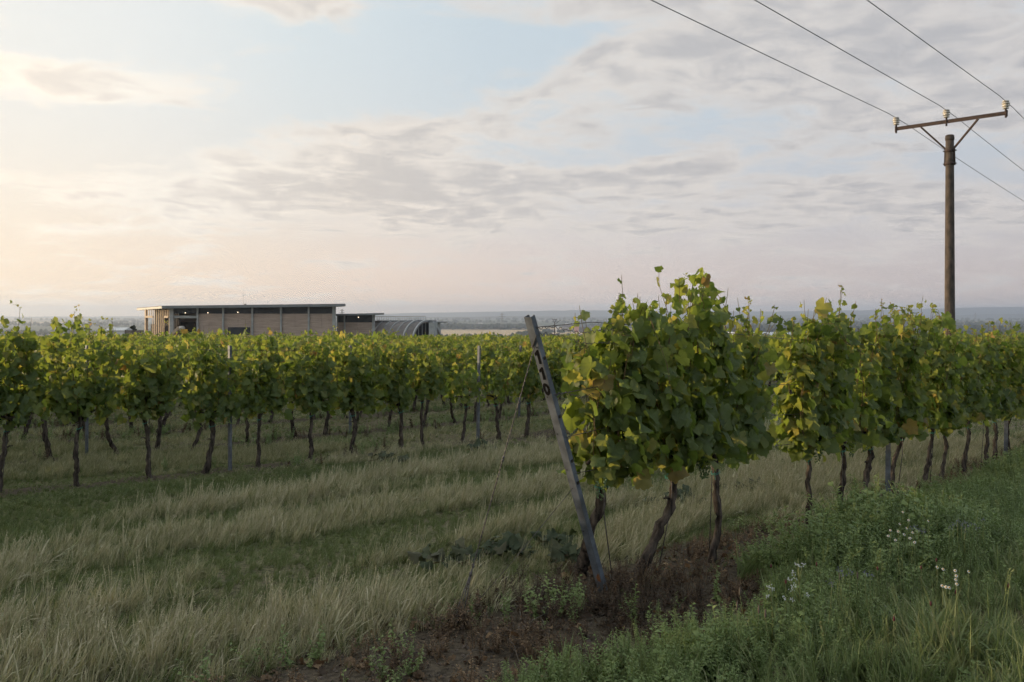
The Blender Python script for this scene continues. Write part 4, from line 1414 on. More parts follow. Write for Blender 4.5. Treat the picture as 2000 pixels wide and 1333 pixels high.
MB().box((-1.2, -0.3, 0.4), (1.2, 0.3, zb_ - 2.19)).build('frame', MAT['machine_paint'], mr)
sh_ = bp(232, 650, 215)
s_root = empty('white_shed', (sh_.x, sh_.y, zpy(662, 215)))
tag(s_root, 'small white shed with a pale shallow gable roof left of the winery', 'shed')
hz_ = (662 - 645.5) * 215 / F
MB().box((-2.2, -2, 0), (2.2, 2, hz_)).build('wall', MAT['white_paint'], s_root)
MB().add([(-2.5, -2.3, hz_), (2.5, -2.3, hz_), (2.5, 2.3, hz_), (-2.5, 2.3, hz_), (-2.5, 0, hz_ + 0.7), (2.5, 0, hz_ + 0.7)], quads=[[0, 1, 5, 4], [2, 3, 4, 5], [0, 3, 2, 1]], tris=[[0, 4, 3], [1, 2, 5]]).build('roof', MAT['white_paint'], s_root)
fn = bp(262, 650, 212)
f_root = empty('board_fence', (fn.x, fn.y, zpy(660, 212)))
tag(f_root, 'dark board fence between the white shed and the winery', 'fence')
for k in range(18):
    x_ = -2.2 + k * 0.26
    MB().box((x_ - 0.115, -0.02, 0), (x_ + 0.115, 0.02, (660 - 645.3) * 212 / F + R.normal(0, 0.03))).build('board', MAT['fence_wood'], f_root)
MB().box((-2.4, 0.022, 0.5), (2.5, 0.08, 0.6)).build('rail', MAT['fence_wood'], f_root)


def blob_tree_mesh(rng, h, w, n=420, trunk=True, leaf=0.09):
    """small tree: tapered trunk with limbs; crown of many leaf clumps"""
    mt = MB().tube([(0, 0, -0.3), (rng.normal(0, 0.02) * h, 0, h * 0.35), (rng.normal(0, 0.03) * h, rng.normal(0, 0.03) * h, h * 0.75)], [h * 0.035, h * 0.024, h * 0.01], 7)
    for k in range(6):
        a = rng.uniform(0, 6.28); z = h * rng.uniform(0.3, 0.6)
        mt.tube([(0, 0, z), (math.cos(a) * w * 0.2, math.sin(a) * w * 0.2, z + h * 0.12), (math.cos(a) * w * 0.36, math.sin(a) * w * 0.36, z + h * 0.2)], [h * 0.014, h * 0.01, h * 0.005], 5)
    cs = [(rng.normal(0, w * 0.2), rng.normal(0, w * 0.2), h * rng.uniform(0.38, 0.88), rng.uniform(0.12, 0.24) * w) for _ in range(9)]
    P = []
    for k in range(n):
        c = cs[int(rng.integers(0, len(cs)))]
        d = rng.normal(0, 1, 3); d /= np.linalg.norm(d)
        P.append(np.array(c[:3]) + d * c[3] * rng.uniform(0.6, 1.1))
    P = np.array(P); s = leaf * h * rng.uniform(0.5, 1.1, n)
    A = rng.normal(0, 1, (n, 3)); A /= np.linalg.norm(A, axis=1)[:, None]
    B = np.cross(A, rng.normal(0, 1, (n, 3))); B /= np.linalg.norm(B, axis=1)[:, None] + 1e-9
    V = np.stack([P + A * s[:, None], P + B * s[:, None] * 0.8, P - A * s[:, None], P - B * s[:, None] * 0.8], 1).reshape(-1, 3)
    q = np.arange(n * 4).reshape(-1, 4)
    return mt, V, q


def small_tree(px, py_top, y, h, w, label, seed, group=None):
    rng = np.random.default_rng(seed)
    x = pxy(px, y); zt = zpy(py_top, y)
    o = empty('tree', (x, y, zt - h))
    tag(o, label, 'tree', group)
    mt, V, q = blob_tree_mesh(rng, h, w)
    mt.build('trunk', MAT['bark'], o, True)
    mk('crown', V, quads=q, mats=[MAT['far_foliage']], parent=o, smooth=False)


small_tree(261, 635.5, 222, 3.6, 1.7, 'small dark tree above the board fence left of the winery', 71)

# ------------------------------------------------------------------ far pylons, the forked pole and their lines
def pylon(px, py_top, y, h, label, arms=((0.62, 0.16), (0.76, 0.22), (0.9, 0.14)), bw=0.10):
    x = pxy(px, y); zt = zpy(py_top, y)
    o = empty('lattice_pylon', (x, y, zt - h))
    tag(o, label, 'pylon', 'far lattice pylons')
    r = h * 0.006
    mb = MB()
    def wd(f): return h * bw * (1 - f) ** 1.2 + h * 0.012
    lv = np.linspace(0, 1, 9)
    for i in range(8):
        a, b = lv[i], lv[i + 1]; wa, wb = wd(a), wd(b)
        for sx_ in (-1, 1):
            for sy_ in (-1, 1):
                mb.beam((sx_ * wa, sy_ * wa, a * h), (sx_ * wb, sy_ * wb, b * h), r * 2, r * 2)
            mb.beam((-sx_ * wa, sx_ * wa, a * h), (sx_ * wb, sx_ * wb, b * h), r, r)
            mb.beam((sx_ * wa, -wa, a * h), (-sx_ * wb, -wb, b * h), r * 1.3, r * 1.3)
    mb.build('tower', MAT['pylon_steel'], o)
    for f, l in arms:
        MB().beam((-l * h, 0, f * h), (0, 0, f * h + 0.03 * h), r * 2, r * 2).beam((l * h, 0, f * h), (0, 0, f * h + 0.03 * h), r * 2, r * 2).beam((-l * h, 0, f * h), (l * h, 0, f * h), r * 2.4, r * 2.4).build('crossarm', MAT['pylon_steel'], o)
    return Vector((x, y, zt - h * 0.22))


pA = pylon(980.5, 611.5, 2600, 46, 'grey lattice pylon rising from the trees left of the end post')
pB = pylon(668, 603.8, 2000, 40, 'faint lattice pylon top showing over the lower winery roof')
pC = pylon(1644, 606.5, 5200, 50, 'faint lattice pylon on the plain between the right-hand vines')
pD = pylon(1905, 611, 5600, 48, 'faint lattice pylon on the plain right of the power pole')
for k, (a, b) in enumerate(((pB, pA), (pA, Vector((pxy(1700, 3600), 3600, pA.z - 8))))):
    for j, off in enumerate((-9, 0, 9)):
        P = []
        for i in range(15):
            f = i / 14; c = a.lerp(b, f); P.append(c + Vector((0, off, -14 * 4 * f * (1 - f) * 0.5 - j * 2.5)))
        tag(MB().tube(P, 0.16, 4, caps=False).build('far_power_line', MAT['pylon_steel'], None, True), ('upper', 'middle', 'lower')[j] + ' thin far power line strung ' + ('between the two far pylons' if k == 0 else 'right from the pylon beside the end post'), 'power line', 'far power lines ' + str('left' if k == 0 else 'right'))
# forked medium pole with a slanting arm
fy = 330.0; fx = pxy(1083.3, fy); zt = zpy(623.5, fy)
o = empty('forked_pole', (fx, fy, zt - 9.0))
tag(o, 'thin dark forked pole with a slanting stay just right of the end post', 'utility pole')
sc_ = fy / F
MB().tube([(0, 0, -2), (0, 0, 9.0 - 6.5 * sc_)], [0.2, 0.13], 10).build('shaft', MAT['rusty_steel'], o, True)
for sg in (-1, 1):
    MB().beam((0, 0, 9.0 - 7 * sc_), (sg * 2.6 * sc_, 0, 9.0 - 3.2 * sc_), 0.13, 0.13).beam((sg * 2.6 * sc_, 0, 9.0 - 3.2 * sc_), (sg * 2.6 * sc_, 0, 9.0 - 1.0 * sc_), 0.13, 0.13).build('fork_arm', MAT['rusty_steel'], o)
MB().beam((-4.6 * sc_, 0, 9.0 - 1.2 * sc_), (4.6 * sc_, 0, 9.0 - 1.2 * sc_), 0.12, 0.14).build('crossarm', MAT['rusty_steel'], o)
for q in (-4.3, 0, 4.3):
    MB().lathe([(0.09, 0), (0.13, 0.05), (0.09, 0.12), (0.13, 0.2), (0.06, 0.3)], (q * sc_, 0, 9.0 - 0.8 * sc_), 8).build('insulator', MAT['porcelain_grime'], o, True)
MB().beam((-4.6 * sc_, 0, 9.0 - 16.5 * sc_), (-2.5 * sc_, 0, 9.0 - 12.5 * sc_), 0.13, 0.13).beam((-2.5 * sc_, 0, 9.0 - 12.5 * sc_), (12.0 * sc_, 0, 9.0 - 1.8 * sc_), 0.13, 0.13).build('slanting_stay', MAT['rusty_steel'], o)

# ------------------------------------------------------------------ village, tunnels and woods on the plain
def barn(px0, px1, py_eave, py_ridge, y, wallm, roofm, label, cat='building', gable_front=False, depth=18):
    xa, xb = pxy(px0, y), pxy(px1, y); ze, zr = zpy(py_eave, y), zpy(py_ridge, y)
    o = empty('farm_building', ((xa + xb) / 2, y, PLAIN))
    tag(o, label, cat, None)
    h = (xb - xa) / 2; e = ze - PLAIN; r = zr - PLAIN
    MB().box((-h, 0, 0), (h, depth, e)).build('wall', MAT[wallm], o)
    ov = 0.6
    if gable_front:
        V = [(-h - ov, -ov, e), (h + ov, -ov, e), (h + ov, depth + ov, e), (-h - ov, depth + ov, e), (0, -ov, r), (0, depth + ov, r)]
        MB().add([(-h, -0.05, e), (h, -0.05, e), (0, -0.05, r - 0.2)], tris=[[0, 1, 2]]).build('gable', MAT[wallm], o)
        MB().add(V, quads=[[0, 4, 5, 3], [1, 2, 5, 4]]).build('roof', MAT[roofm], o)
    else:
        V = [(-h - ov, -ov, e + 0.05), (h + ov, -ov, e + 0.05), (h + ov, depth + ov, e + 0.05), (-h - ov, depth + ov, e + 0.05), (-h - ov, depth / 2, r), (h + ov, depth / 2, r)]
        MB().add(V, quads=[[0, 1, 5, 4], [2, 3, 4, 5]], tris=[[0, 4, 3], [1, 2, 5]]).build('roof', MAT[roofm], o)
    nw = max(int((xb - xa) / 9), 2)
    if not gable_front:
        for k in range(nw):
            x = -h + (xb - xa) * (k + 0.5) / nw
            MB().box((x - 1.4, -0.12, e * 0.45), (x + 1.4, 0.3, e * 0.8)).build('window', MAT['dark_glazing'], o)
    return o


VY = 2750.0
barn(1098, 1124, 639.5, 635.0, VY, 'barn_wall', 'barn_roof', 'long low farm building with grey roof left of the pink gable')
barn(1122.5, 1130.5, 639.0, 635.0, VY - 40, 'barn_pink', 'barn_roof', 'farm building with a pink gable end right of the end post', gable_front=True)
barn(1131, 1153, 638.8, 634.2, VY, 'barn_roof', 'roof_membrane', 'long dark farm shed right of the pink gable')
barn(1155, 1172, 639.0, 635.6, VY + 30, 'barn_wall', 'barn_roof', 'grey farm shed partly hidden by the nearest vine leaves')
barn(1086, 1093, 639.5, 636.5, VY - 20, 'white_paint', 'barn_roof', 'small white house left of the farm buildings', gable_front=True)
barn(1106, 1120, 634.0, 632.8, 3300, 'white_paint', 'barn_roof', 'white hall behind the long farm building')
for k, px_ in enumerate((1105.5, 1108.5)):
    x = pxy(px_, 3250); o = empty('silo', (x, 3250, PLAIN))
    tag(o, ('left' if k == 0 else 'right') + ' of two pale silos behind the farm buildings', 'silo', 'farm silos')
    hh = zpy(631.8, 3250) - PLAIN
    MB().lathe([(2.4, 0), (2.4, hh)], (0, 0, 0), 14).build('barrel', MAT['white_paint'], o, True)
    MB().lathe([(2.5, hh), (0.4, hh + 2.2)], (0, 0, 0), 14).build('roof', MAT['roof_fascia'], o, True)
c = pxy(932, 4300)
o = empty('church', (c, 4300, PLAIN)); tag(o, 'tiny church tower above the far trees left of the pylon', 'church')
MB().box((-5, -5, 0), (5, 5, zpy(633.5, 4300) - PLAIN)).build('tower', MAT['white_paint'], o)
MB().lathe([(6.5, 0), (1.5, 9), (0.3, 16)], (0, 0, zpy(633.5, 4300) - PLAIN), 8).build('spire', MAT['barn_roof'], o)
MB().box((-5, 5.2, 0), (25, 17, 12)).build('nave', MAT['white_paint'], o)
for k in range(9):
    y_ = 2250 + k * 24
    x0_, x1_ = pxy(1405, y_), pxy(1545, y_)
    n = 9; th = np.linspace(0, math.pi, n)
    V = [(x0_, y_ + 10 - 10 * math.cos(a), PLAIN + 0.5 + 6.0 * math.sin(a)) for a in th] + [(x1_, y_ + 10 - 10 * math.cos(a), PLAIN + 0.5 + 6.0 * math.sin(a)) for a in th]
    ob = mk('polytunnel', V, quads=[[i, i + 1, n + i + 1, n + i] for i in range(n - 1)], polys=[list(range(n))[::-1], list(range(n, 2 * n))], mats=[MAT['polytunnel_film']])
    tag(ob, ORD[k] + ' white polytunnel counted from the near side of the row on the plain', 'polytunnel', 'white polytunnels')


def wood(name, segs, seed, label):
    """belts of far trees: each tree a trunk and a lumpy crown, all one mass"""
    rng = np.random.default_rng(seed)
    Vs, Ts, n = [], [], 0
    ph = np.array([(math.cos(a) * math.cos(b), math.sin(a) * math.cos(b), math.sin(b)) for b in (-0.9, -0.2, 0.5, 1.1) for a in np.linspace(0, 2 * math.pi, 7, endpoint=False)] + [(0, 0, 1.0)])
    tr = []
    for r in range(3):
        for j in range(7):
            a, b = r * 7 + j, r * 7 + (j + 1) % 7
            tr += [[a, b, b + 7], [a, b + 7, a + 7]]
    tr += [[21 + j, 21 + (j + 1) % 7, 28] for j in range(7)]
    tr = np.array(tr)
    for px0, px1, y0, y1, cnt, h0, h1 in segs:
        for k in range(cnt):
            y = rng.uniform(y0, y1); x = pxy(rng.uniform(px0, px1), y); h = rng.uniform(h0, h1)
            for c in range(2):
                sc3 = np.array([h * rng.uniform(0.3, 0.5), h * rng.uniform(0.3, 0.5), h * rng.uniform(0.32, 0.5)])
                p = np.array([x + rng.normal(0, h * 0.18), y + rng.normal(0, h * 0.18), PLAIN + h * rng.uniform(0.42, 0.66)])
                V = ph * sc3 * rng.uniform(0.75, 1.2, (len(ph), 1)) + p
                Vs.append(V); Ts.append(tr + n); n += len(ph)
    tag(mk(name, np.concatenate(Vs), tris=np.concatenate(Ts), mats=[MAT['far_foliage']], smooth=False), label, kind='stuff')


wood('distant_woodland', [
    (780, 1040, 3150, 3450, 420, 13, 20), (1150, 1500, 3300, 3700, 320, 10, 18), (1060, 1110, 2560, 2640, 22, 9, 14), (1010, 1075, 2120, 2300, 60, 8, 15), (860, 960, 2060, 2130, 34, 5, 10),
    (1130, 1150, 2790, 2850, 26, 12, 17), (940, 1600, 1750, 1950, 520, 9, 15), (1400, 2150, 2600, 3100, 700, 12, 20), (1850, 2150, 1700, 2200, 480, 12, 19), (1560, 2150, 3900, 4500, 420, 12, 20),
    (100, 2300, 5200, 5600, 560, 10, 20), (-100, 2300, 6900, 7400, 560, 12, 24), (-100, 900, 3800, 4300, 420, 12, 20), (-100, 300, 2200, 2500, 200, 10, 16)], 17, 'far belts of trees across the hazy plain')


# ------------------------------------------------------------------ grass, weeds and flowers
def blade_strip(rng, base, L_, wd, lean, az, curl, k=4):
    """one bent blade: a tapering strip"""
    u = np.linspace(0, 1, k)
    ang = lean + curl * u ** 1.6
    dz = np.cos(ang) * L_ / (k - 1); dr = np.sin(ang) * L_ / (k - 1)
    z = np.concatenate([[0], np.cumsum(dz[:-1])]); r = np.concatenate([[0], np.cumsum(dr[:-1])])
    dirv = np.array([math.cos(az), math.sin(az), 0]); sd = np.array([-math.sin(az + rng.normal(0, 0.5)), math.cos(az + rng.normal(0, 0.5)), 0])
    c = np.array(base) + dirv[None] * r[:, None] + np.array([0, 0, 1])[None] * z[:, None]
    w_ = wd * np.array([0.8, 1.0, 0.75, 0.0])[:k] if k == 4 else wd * np.linspace(1, 0, k)
    V = []
    for i in range(k - 1):
        V += [c[i] - sd * w_[i] / 2, c[i] + sd * w_[i] / 2]
    V.append(c[-1])
    Q = [[2 * i, 2 * i + 1, 2 * i + 3, 2 * i + 2] for i in range(k - 2)]
    T = [[2 * (k - 2), 2 * (k - 2) + 1, 2 * (k - 1)]]
    return np.array(V), T, Q


def tuft(seed, n, wd, spread, lean, curl, m, name, stems=0):
    rng = np.random.default_rng(seed); mb = MB()
    for _ in range(n):
        a = rng.uniform(0, 6.28); r = spread * math.sqrt(rng.uniform(0, 1))
        V, T, Q = blade_strip(rng, (r * math.cos(a), r * math.sin(a), -0.06), rng.uniform(0.55, 1.05), wd * rng.uniform(0.7, 1.3), abs(rng.normal(0, lean)), rng.normal(-0.2, 1.3), abs(rng.normal(0, curl)))
        mb.add(V, T, Q)
    for _ in range(stems):
        a = rng.uniform(0, 6.28); r = spread * rng.uniform(0, 0.8); az = rng.uniform(0, 6.28); ln = rng.normal(0, 0.14)
        b = np.array([r * math.cos(a), r * math.sin(a), -0.05]); H = rng.uniform(0.95, 1.35)
        e = b + np.array([math.cos(az) * ln, math.sin(az) * ln, H])
        mb.tube([b, (b + e) / 2 + (0, 0, 0.03), e], [wd * 0.28, wd * 0.24, wd * 0.2], 3, caps=False)
        for j in range(9):
            f = 0.80 + 0.2 * j / 8; p = b + (e - b) * f
            d = rng.normal(0, 1, 3) * (0.02, 0.02, 0.012); d[2] = abs(d[2]) + 0.02
            mb.add([p, p + d * 0.5 + (wd * 0.5, 0, 0), p + d, p + d * 0.5 - (wd * 0.5, 0, 0)], quads=[[0, 1, 2, 3]])
    return mb.build(name, MAT[m], None, True, link=False)


def weed(seed, m, name, nst=4, nl=22, leaf=0.16, wd=0.032, bushy=0.28, broad=False):
    """leafy upright weed of unit height"""
    rng = np.random.default_rng(seed); mb = MB()
    for q in range(nst):
        az = rng.uniform(0, 6.28); ln = abs(rng.normal(0, bushy)); H = rng.uniform(0.6, 1.0) if q else 1.0
        k = 6; u = np.linspace(0, 1, k)
        P = np.stack([math.cos(az) * ln * u ** 0.9 * H + rng.normal(0, 0.012, k), math.sin(az) * ln * u ** 0.9 * H + rng.normal(0, 0.012, k), u * H * (1 - 0.25 * ln) - 0.04], 1)
        mb.tube(P, np.linspace(0.012, 0.004, k), 3, caps=False)
        for j in range(nl):
            f = 0.10 + 0.90 * j / nl; i = min(int(f * (k - 1)), k - 2); p = P[i] + (P[i + 1] - P[i]) * (f * (k - 1) - i)
            a = j * 2.4 + rng.normal(0, 0.4); up = rng.uniform(0.1, 0.9)
            L_ = leaf * rng.uniform(0.6, 1.2) * (1.1 - 0.55 * f); w_ = wd * rng.uniform(0.7, 1.3) * (1.1 - 0.5 * f)
            d = np.array([math.cos(a), math.sin(a), up]); d /= np.linalg.norm(d); sd = np.array([-math.sin(a), math.cos(a), rng.normal(0, 0.3)])
            e = p + d * L_ + np.array([0, 0, -0.35 * L_]); mpt = p + d * L_ * 0.5
            mb.add([p, mpt + sd * w_, e, mpt - sd * w_, mpt + (0, 0, 0.15 * w_)], tris=[[0, 1, 4], [1, 2, 4], [2, 3, 4], [3, 0, 4]])
    return mb.build(name, MAT[m], None, True, link=False)


def in_view(x, y, m=2.0):
    return (y > 2.4) & (np.abs(x) < 0.60 * y + m)


def sample(n, s0, s1, w0, w1, rng):
    s = rng.uniform(s0, s1, n); w = rng.uniform(w0, w1, n)
    x = P0[0] + D[0] * s + N[0] * w; y = P0[1] + D[1] * s + N[1] * w
    return s, w, x, y


rngG = np.random.default_rng(77)
bump = lambda w, c, h: np.exp(-((w - c) / h) ** 2)


def soil_strip(s, w):
    """1 on the bare strip along the right-hand row and round its end"""
    wob = (vnoise(s * 1.3, w * 1.3, 5) - 0.5) * 0.5
    hw = np.where(s < 0.8, 0.70, 0.34)
    c = np.where(s < 0.8, -0.20, -0.02)
    return np.clip(1.5 - np.abs(w - c + wob) / hw * 1.1, 0, 1)


def lane_grass():
    S_, W_, X_, Y_ = [], [], [], []
    for cnt, y0, y1 in ((42000, 2.4, 8.5), (46000, 8.5, 15), (30000, 15, 30), (12000, 30, 60)):
        n = int(cnt * 4)
        s, w, x, y = sample(n, -9, 60, 0.0, 34, rngG) if y1 > 15 else sample(n, -9, 22, -0.2, 16, rngG)
        k = in_view(x, y) & (y >= y0) & (y < y1)
        idx = np.where(k)[0][:cnt]
        S_.append(s[idx]); W_.append(w[idx]); X_.append(x[idx]); Y_.append(y[idx])
    s, w, x, y = map(np.concatenate, (S_, W_, X_, Y_))
    wl_ = w + (vnoise(s * 0.35, w * 0.2, 2) - 0.5) * 0.8
    ridge = 0.40 * vnoise(s * 0.20, wl_ * 1.35, 21) + 0.38 * vnoise(s * 0.75, wl_ * 2.3, 22) + 0.22 * vnoise(s * 2.6, w * 3.2, 23)
    track = np.clip(bump(wl_, 6.55, 0.70) + 0.95 * bump(wl_, 2.75, 0.40) + 0.85 * bump(wl_, 4.65, 0.36), 0, 1)
    ridge = ridge - 0.26 * track + 0.07 * bump(wl_, 1.4, 0.8) + 0.05 * bump(wl_, 3.7, 0.5)
    kk = np.abs(((w - 7.79 + 1.51 + 302) % 3.02) - 1.51)
    under = np.where(w > 7.0, np.exp(-(kk / 0.42) ** 2), 0)
    up = np.clip((ridge - 0.43) / 0.17, 0, 1)
    straw = rngG.random(len(s)) < 0.08 + 0.60 * up
    h = np.where(straw, 0.07 + 0.145 * up * rngG.uniform(0.35, 1.2, len(s)), 0.062 + 0.055 * up) * np.where((w > 6.9) & (w < 8.6), 0.75, 1.0)
    h = h * np.where(w > 8.2, 0.70, 1.0) * (1 - 0.40 * under)
    tone = np.where(straw, 0.47 + 0.40 * up, -0.04 + 0.18 * up) - 0.08 * track + rngG.normal(0, 0.10, len(s)) + 0.10 * (vnoise(s * 0.5, w * 0.8, 25) - 0.5)
    tone = np.clip(tone - 0.10 * under, 0.0, 1.0)
    tone = np.where(w > 8.2, tone * 0.8, tone)
    bare = soil_strip(s, w)
    h = h * (1 - 0.55 * bare)
    keep = (rngG.random(len(s)) > np.minimum(bare * 1.15, np.where(s > 0.6, 0.72, 0.97))) & (rngG.random(len(s)) > under * 0.5)
    keep &= rngG.random(len(s)) > 0.06 * (1 - up) * (~straw)
    return s[keep], w[keep], x[keep], y[keep], h[keep], tone[keep]


s, w, x, y, h, tone = lane_grass()
n = len(s)
pr = [tuft(10 + i, 24, 0.024, 0.26, 0.46, 0.9, 'meadow_grass', 'grass_tuft') for i in range(5)] + [tuft(30 + i, 20, 0.022, 0.20, 0.28, 0.6, 'meadow_grass', 'grass_tuft', stems=5) for i in range(4)]
rot = np.stack([rngG.normal(0, 0.16, n), rngG.normal(0.20, 0.16, n) + np.where(rngG.random(n) < 0.16, rngG.uniform(0.3, 0.7, n), 0) + 0.12 * (vnoise(x * 0.9, y * 0.9, 27) - 0.5), rngG.uniform(-0.8, 0.8, n)], 1)
sz = h * rngG.uniform(0.75, 1.25, n)
far_ = np.clip((y - 8) / 14, 0, 1)
scl = np.stack([sz * (1.0 + 0.8 * far_) + 0.02, sz * (1.0 + 0.8 * far_) + 0.02, sz], 1)
tag(scatter('meadow_grass', np.stack([x, y, ground(x, y)], 1), rot, scl, rngG.integers(0, len(pr), n), tone, pr), 'dry and green grass of the mown lane between the vine rows', kind='stuff')

# lush verge on the right: weeds and long green grass
n0 = 26000
s, w, x, y = sample(n0, -4, 26, -4.2, 0.1, rngG)
edge_ = -0.42 + (vnoise(s * 1.1, s * 0 + 2, 31) - 0.5) * 0.45 - np.where(s < 0.9, 0.40, 0)
k = in_view(x, y) & (w < edge_)
s, w, x, y = s[k], w[k], x[k], y[k]
fade = np.clip((edge_[k] - w) / 0.35, 0.25, 1)
tall = np.clip(vnoise(s * 0.8, w * 1.2, 33) * 1.1, 0.25, 1)
nearcam = np.clip((-w - 1.25) / 0.5, 0, 1)
hw = (0.24 + 0.32 * tall) * (0.55 + 0.45 * fade) * (1 - 0.36 * nearcam) * np.where(s < 1.0, 0.62, 1.0)
keep = rngG.random(len(s)) < np.clip(0.85 - 0.40 * nearcam, 0.07, 1)
n = int(keep.sum())
pw = [weed(60 + i, 'weed_green', 'weed_plant', nst=5, nl=30, leaf=0.15, wd=0.020, bushy=0.30) for i in range(4)] + [weed(70 + i, 'weed_green', 'weed_plant', nst=3, nl=18, leaf=0.22, wd=0.050, bushy=0.25) for i in range(2)] + [weed(80 + i, 'weed_green', 'weed_plant', nst=7, nl=34, leaf=0.12, wd=0.016, bushy=0.36) for i in range(2)]
rot = np.stack([rngG.normal(0, 0.14, n), rngG.normal(0, 0.14, n), rngG.uniform(0, 6.28, n)], 1)
sz = hw[keep] * rngG.uniform(0.7, 1.2, n)
tone = np.clip(0.45 * vnoise(s[keep] * 0.9, w[keep] * 0.9, 36) + rngG.normal(0.18, 0.16, n), 0, 1)
tag(scatter('verge_weeds', np.stack([x[keep], y[keep], ground(x[keep], y[keep])], 1), rot, sz, rngG.integers(0, len(pw), n), tone, pw), 'lush green weeds along the right-hand row', kind='stuff')
keep = rngG.random(len(s)) < np.clip(0.20 + 0.42 * nearcam, 0, 1)
n = int(keep.sum())
hg = (0.14 + 0.24 * vnoise(s * 1.2, w * 1.5, 41)) * (0.6 + 0.4 * fade)
pg = [tuft(110 + i, 26, 0.026, 0.17, 0.5, 1.1, 'verge_blade', 'long_grass_tuft') for i in range(4)] + [tuft(120 + i, 24, 0.016, 0.12, 0.3, 0.7, 'verge_blade', 'long_grass_tuft', stems=2) for i in range(2)]
rot = np.stack([rngG.normal(0, 0.2, n), rngG.normal(0, 0.2, n), rngG.uniform(0, 6.28, n)], 1)
tone = np.clip(0.45 * vnoise(s[keep], w[keep], 43) + rngG.normal(0.08, 0.14, n) + 0.12 * (rngG.random(n) < 0.12), 0, 1)
tag(scatter('verge_grass', np.stack([x[keep], y[keep], ground(x[keep], y[keep])], 1), rot, hg[keep] * rngG.uniform(0.7, 1.25, n), rngG.integers(0, len(pg), n), tone, pg), 'long green grass at the near right of the verge', kind='stuff')

# dead weeds on the bare strip, a few live ones among them
n0 = 9000
s, w, x, y = sample(n0, -3.2, 16, -0.85, 0.6, rngG)
bare = soil_strip(s, w)
cl = vnoise(s * 1.5, w * 2.2, 51)
core = np.exp(-((s + 0.25) / 0.75) ** 2)
pk = bare * np.clip(cl * 1.5 - 0.35 + 0.75 * core, 0, 1) * np.where(s < -1.25, 0.35, 1)
k = in_view(x, y) & (rngG.random(n0) < pk * np.where(s > 1, 0.5, 0.85))
s, w, x, y, core = s[k], w[k], x[k], y[k], core[k]; n = len(s)
pd = [weed(140 + i, 'weed_dead', 'dead_weed', nst=5, nl=20, leaf=0.15, wd=0.040, bushy=0.45) for i in range(4)] + [weed(150 + i, 'weed_dead', 'dead_weed', nst=4, nl=8, leaf=0.10, wd=0.016, bushy=0.40) for i in range(2)]
rot = np.stack([rngG.normal(0, 0.25, n), rngG.normal(0, 0.25, n), rngG.uniform(0, 6.28, n)], 1)
tone = np.clip(0.62 - 0.62 * core + rngG.normal(0.0, 0.14, n), 0, 1)
tag(scatter('dead_weeds', np.stack([x, y, ground(x, y)], 1), rot, rngG.uniform(0.07, 0.19, n), rngG.integers(0, len(pd), n), tone, pd), 'withered red-brown weeds round the foot of the end post', kind='stuff')
n0 = 2600
s, w, x, y = sample(n0, -3.4, 16, -1.0, 0.6, rngG)
k = in_view(x, y) & (soil_strip(s, w) > 0.2) & (rngG.random(n0) < np.clip(vnoise(s * 1.8, w * 1.8, 57) * 1.6 - 0.85, 0, 1))
s, w, x, y = s[k], w[k], x[k], y[k]; n = len(s)
rot = np.stack([rngG.normal(0, 0.15, n), rngG.normal(0, 0.15, n), rngG.uniform(0, 6.28, n)], 1)
tag(scatter('low_weeds', np.stack([x, y, ground(x, y)], 1), rot, rngG.uniform(0.09, 0.24, n), rngG.integers(0, 4, n), np.clip(rngG.normal(0.5, 0.2, n), 0, 1), [weed(170 + i, 'weed_green', 'low_weed', nst=4, nl=14, leaf=0.2, wd=0.045, bushy=0.32) for i in range(4)]), 'scattered low green weeds on the bare soil', kind='stuff')
# dark weeds under the rows on the left
n0 = 30000
s, w, x, y = sample(n0, -14, 30, 7.2, 24, rngG)
kk = np.abs(((w - 7.79 + 1.51 + 302) % 3.02) - 1.51)
k = in_view(x, y) & (rngG.random(n0) < np.exp(-(kk / 0.45) ** 2) * np.clip(vnoise(s * 1.1, w, 61) * 1.5 - np.where(w < 8.5, 0.75, 0.3), 0, 1))
s, w, x, y = s[k], w[k], x[k], y[k]; n = len(s)
rot = np.stack([rngG.normal(0, 0.2, n), rngG.normal(0, 0.2, n), rngG.uniform(0, 6.28, n)], 1)
tag(scatter('row_weeds', np.stack([x, y, ground(x, y)], 1), rot, rngG.uniform(0.12, 0.30, n), rngG.integers(0, 8, n), np.clip(rngG.normal(0.15, 0.15, n), 0, 1), [weed(180 + i, 'weed_green' if i < 6 else 'weed_dead', 'row_weed', nst=5, nl=16, leaf=0.2, wd=0.045, bushy=0.4) for i in range(8)]), 'low dark weeds growing under the vine rows on the left', kind='stuff')
# crumbs of soil and straw litter on the bare strip
n0 = 5200
s, w, x, y = sample(n0, -3.4, 4, -0.9, 0.6, rngG)
k = in_view(x, y) & (soil_strip(s, w) > 0.25)
s, w, x, y = s[k], w[k], x[k], y[k]; n = len(s)
cl_ = []
for i in range(4):
    rg = np.random.default_rng(210 + i); mbc = MB()
    V = np.array([(0, 0, 0.6), (1, 0, 0), (0.3, 0.9, 0.1), (-0.8, 0.6, 0), (-0.9, -0.5, 0.1), (0.2, -1, 0), (0, 0, -0.5)]) * rg.uniform(0.6, 1.1, (7, 1))
    mbc.add(V, tris=[[0, 1, 2], [0, 2, 3], [0, 3, 4], [0, 4, 5], [0, 5, 1], [6, 2, 1], [6, 3, 2], [6, 4, 3], [6, 5, 4], [6, 1, 5]])
    cl_.append(mbc.build('soil_clod', MAT.get('clod') or plain('clod', (0.13, 0.10, 0.078), 0.95, var=0.35, scale=40, bump=0.4), None, False, link=False))
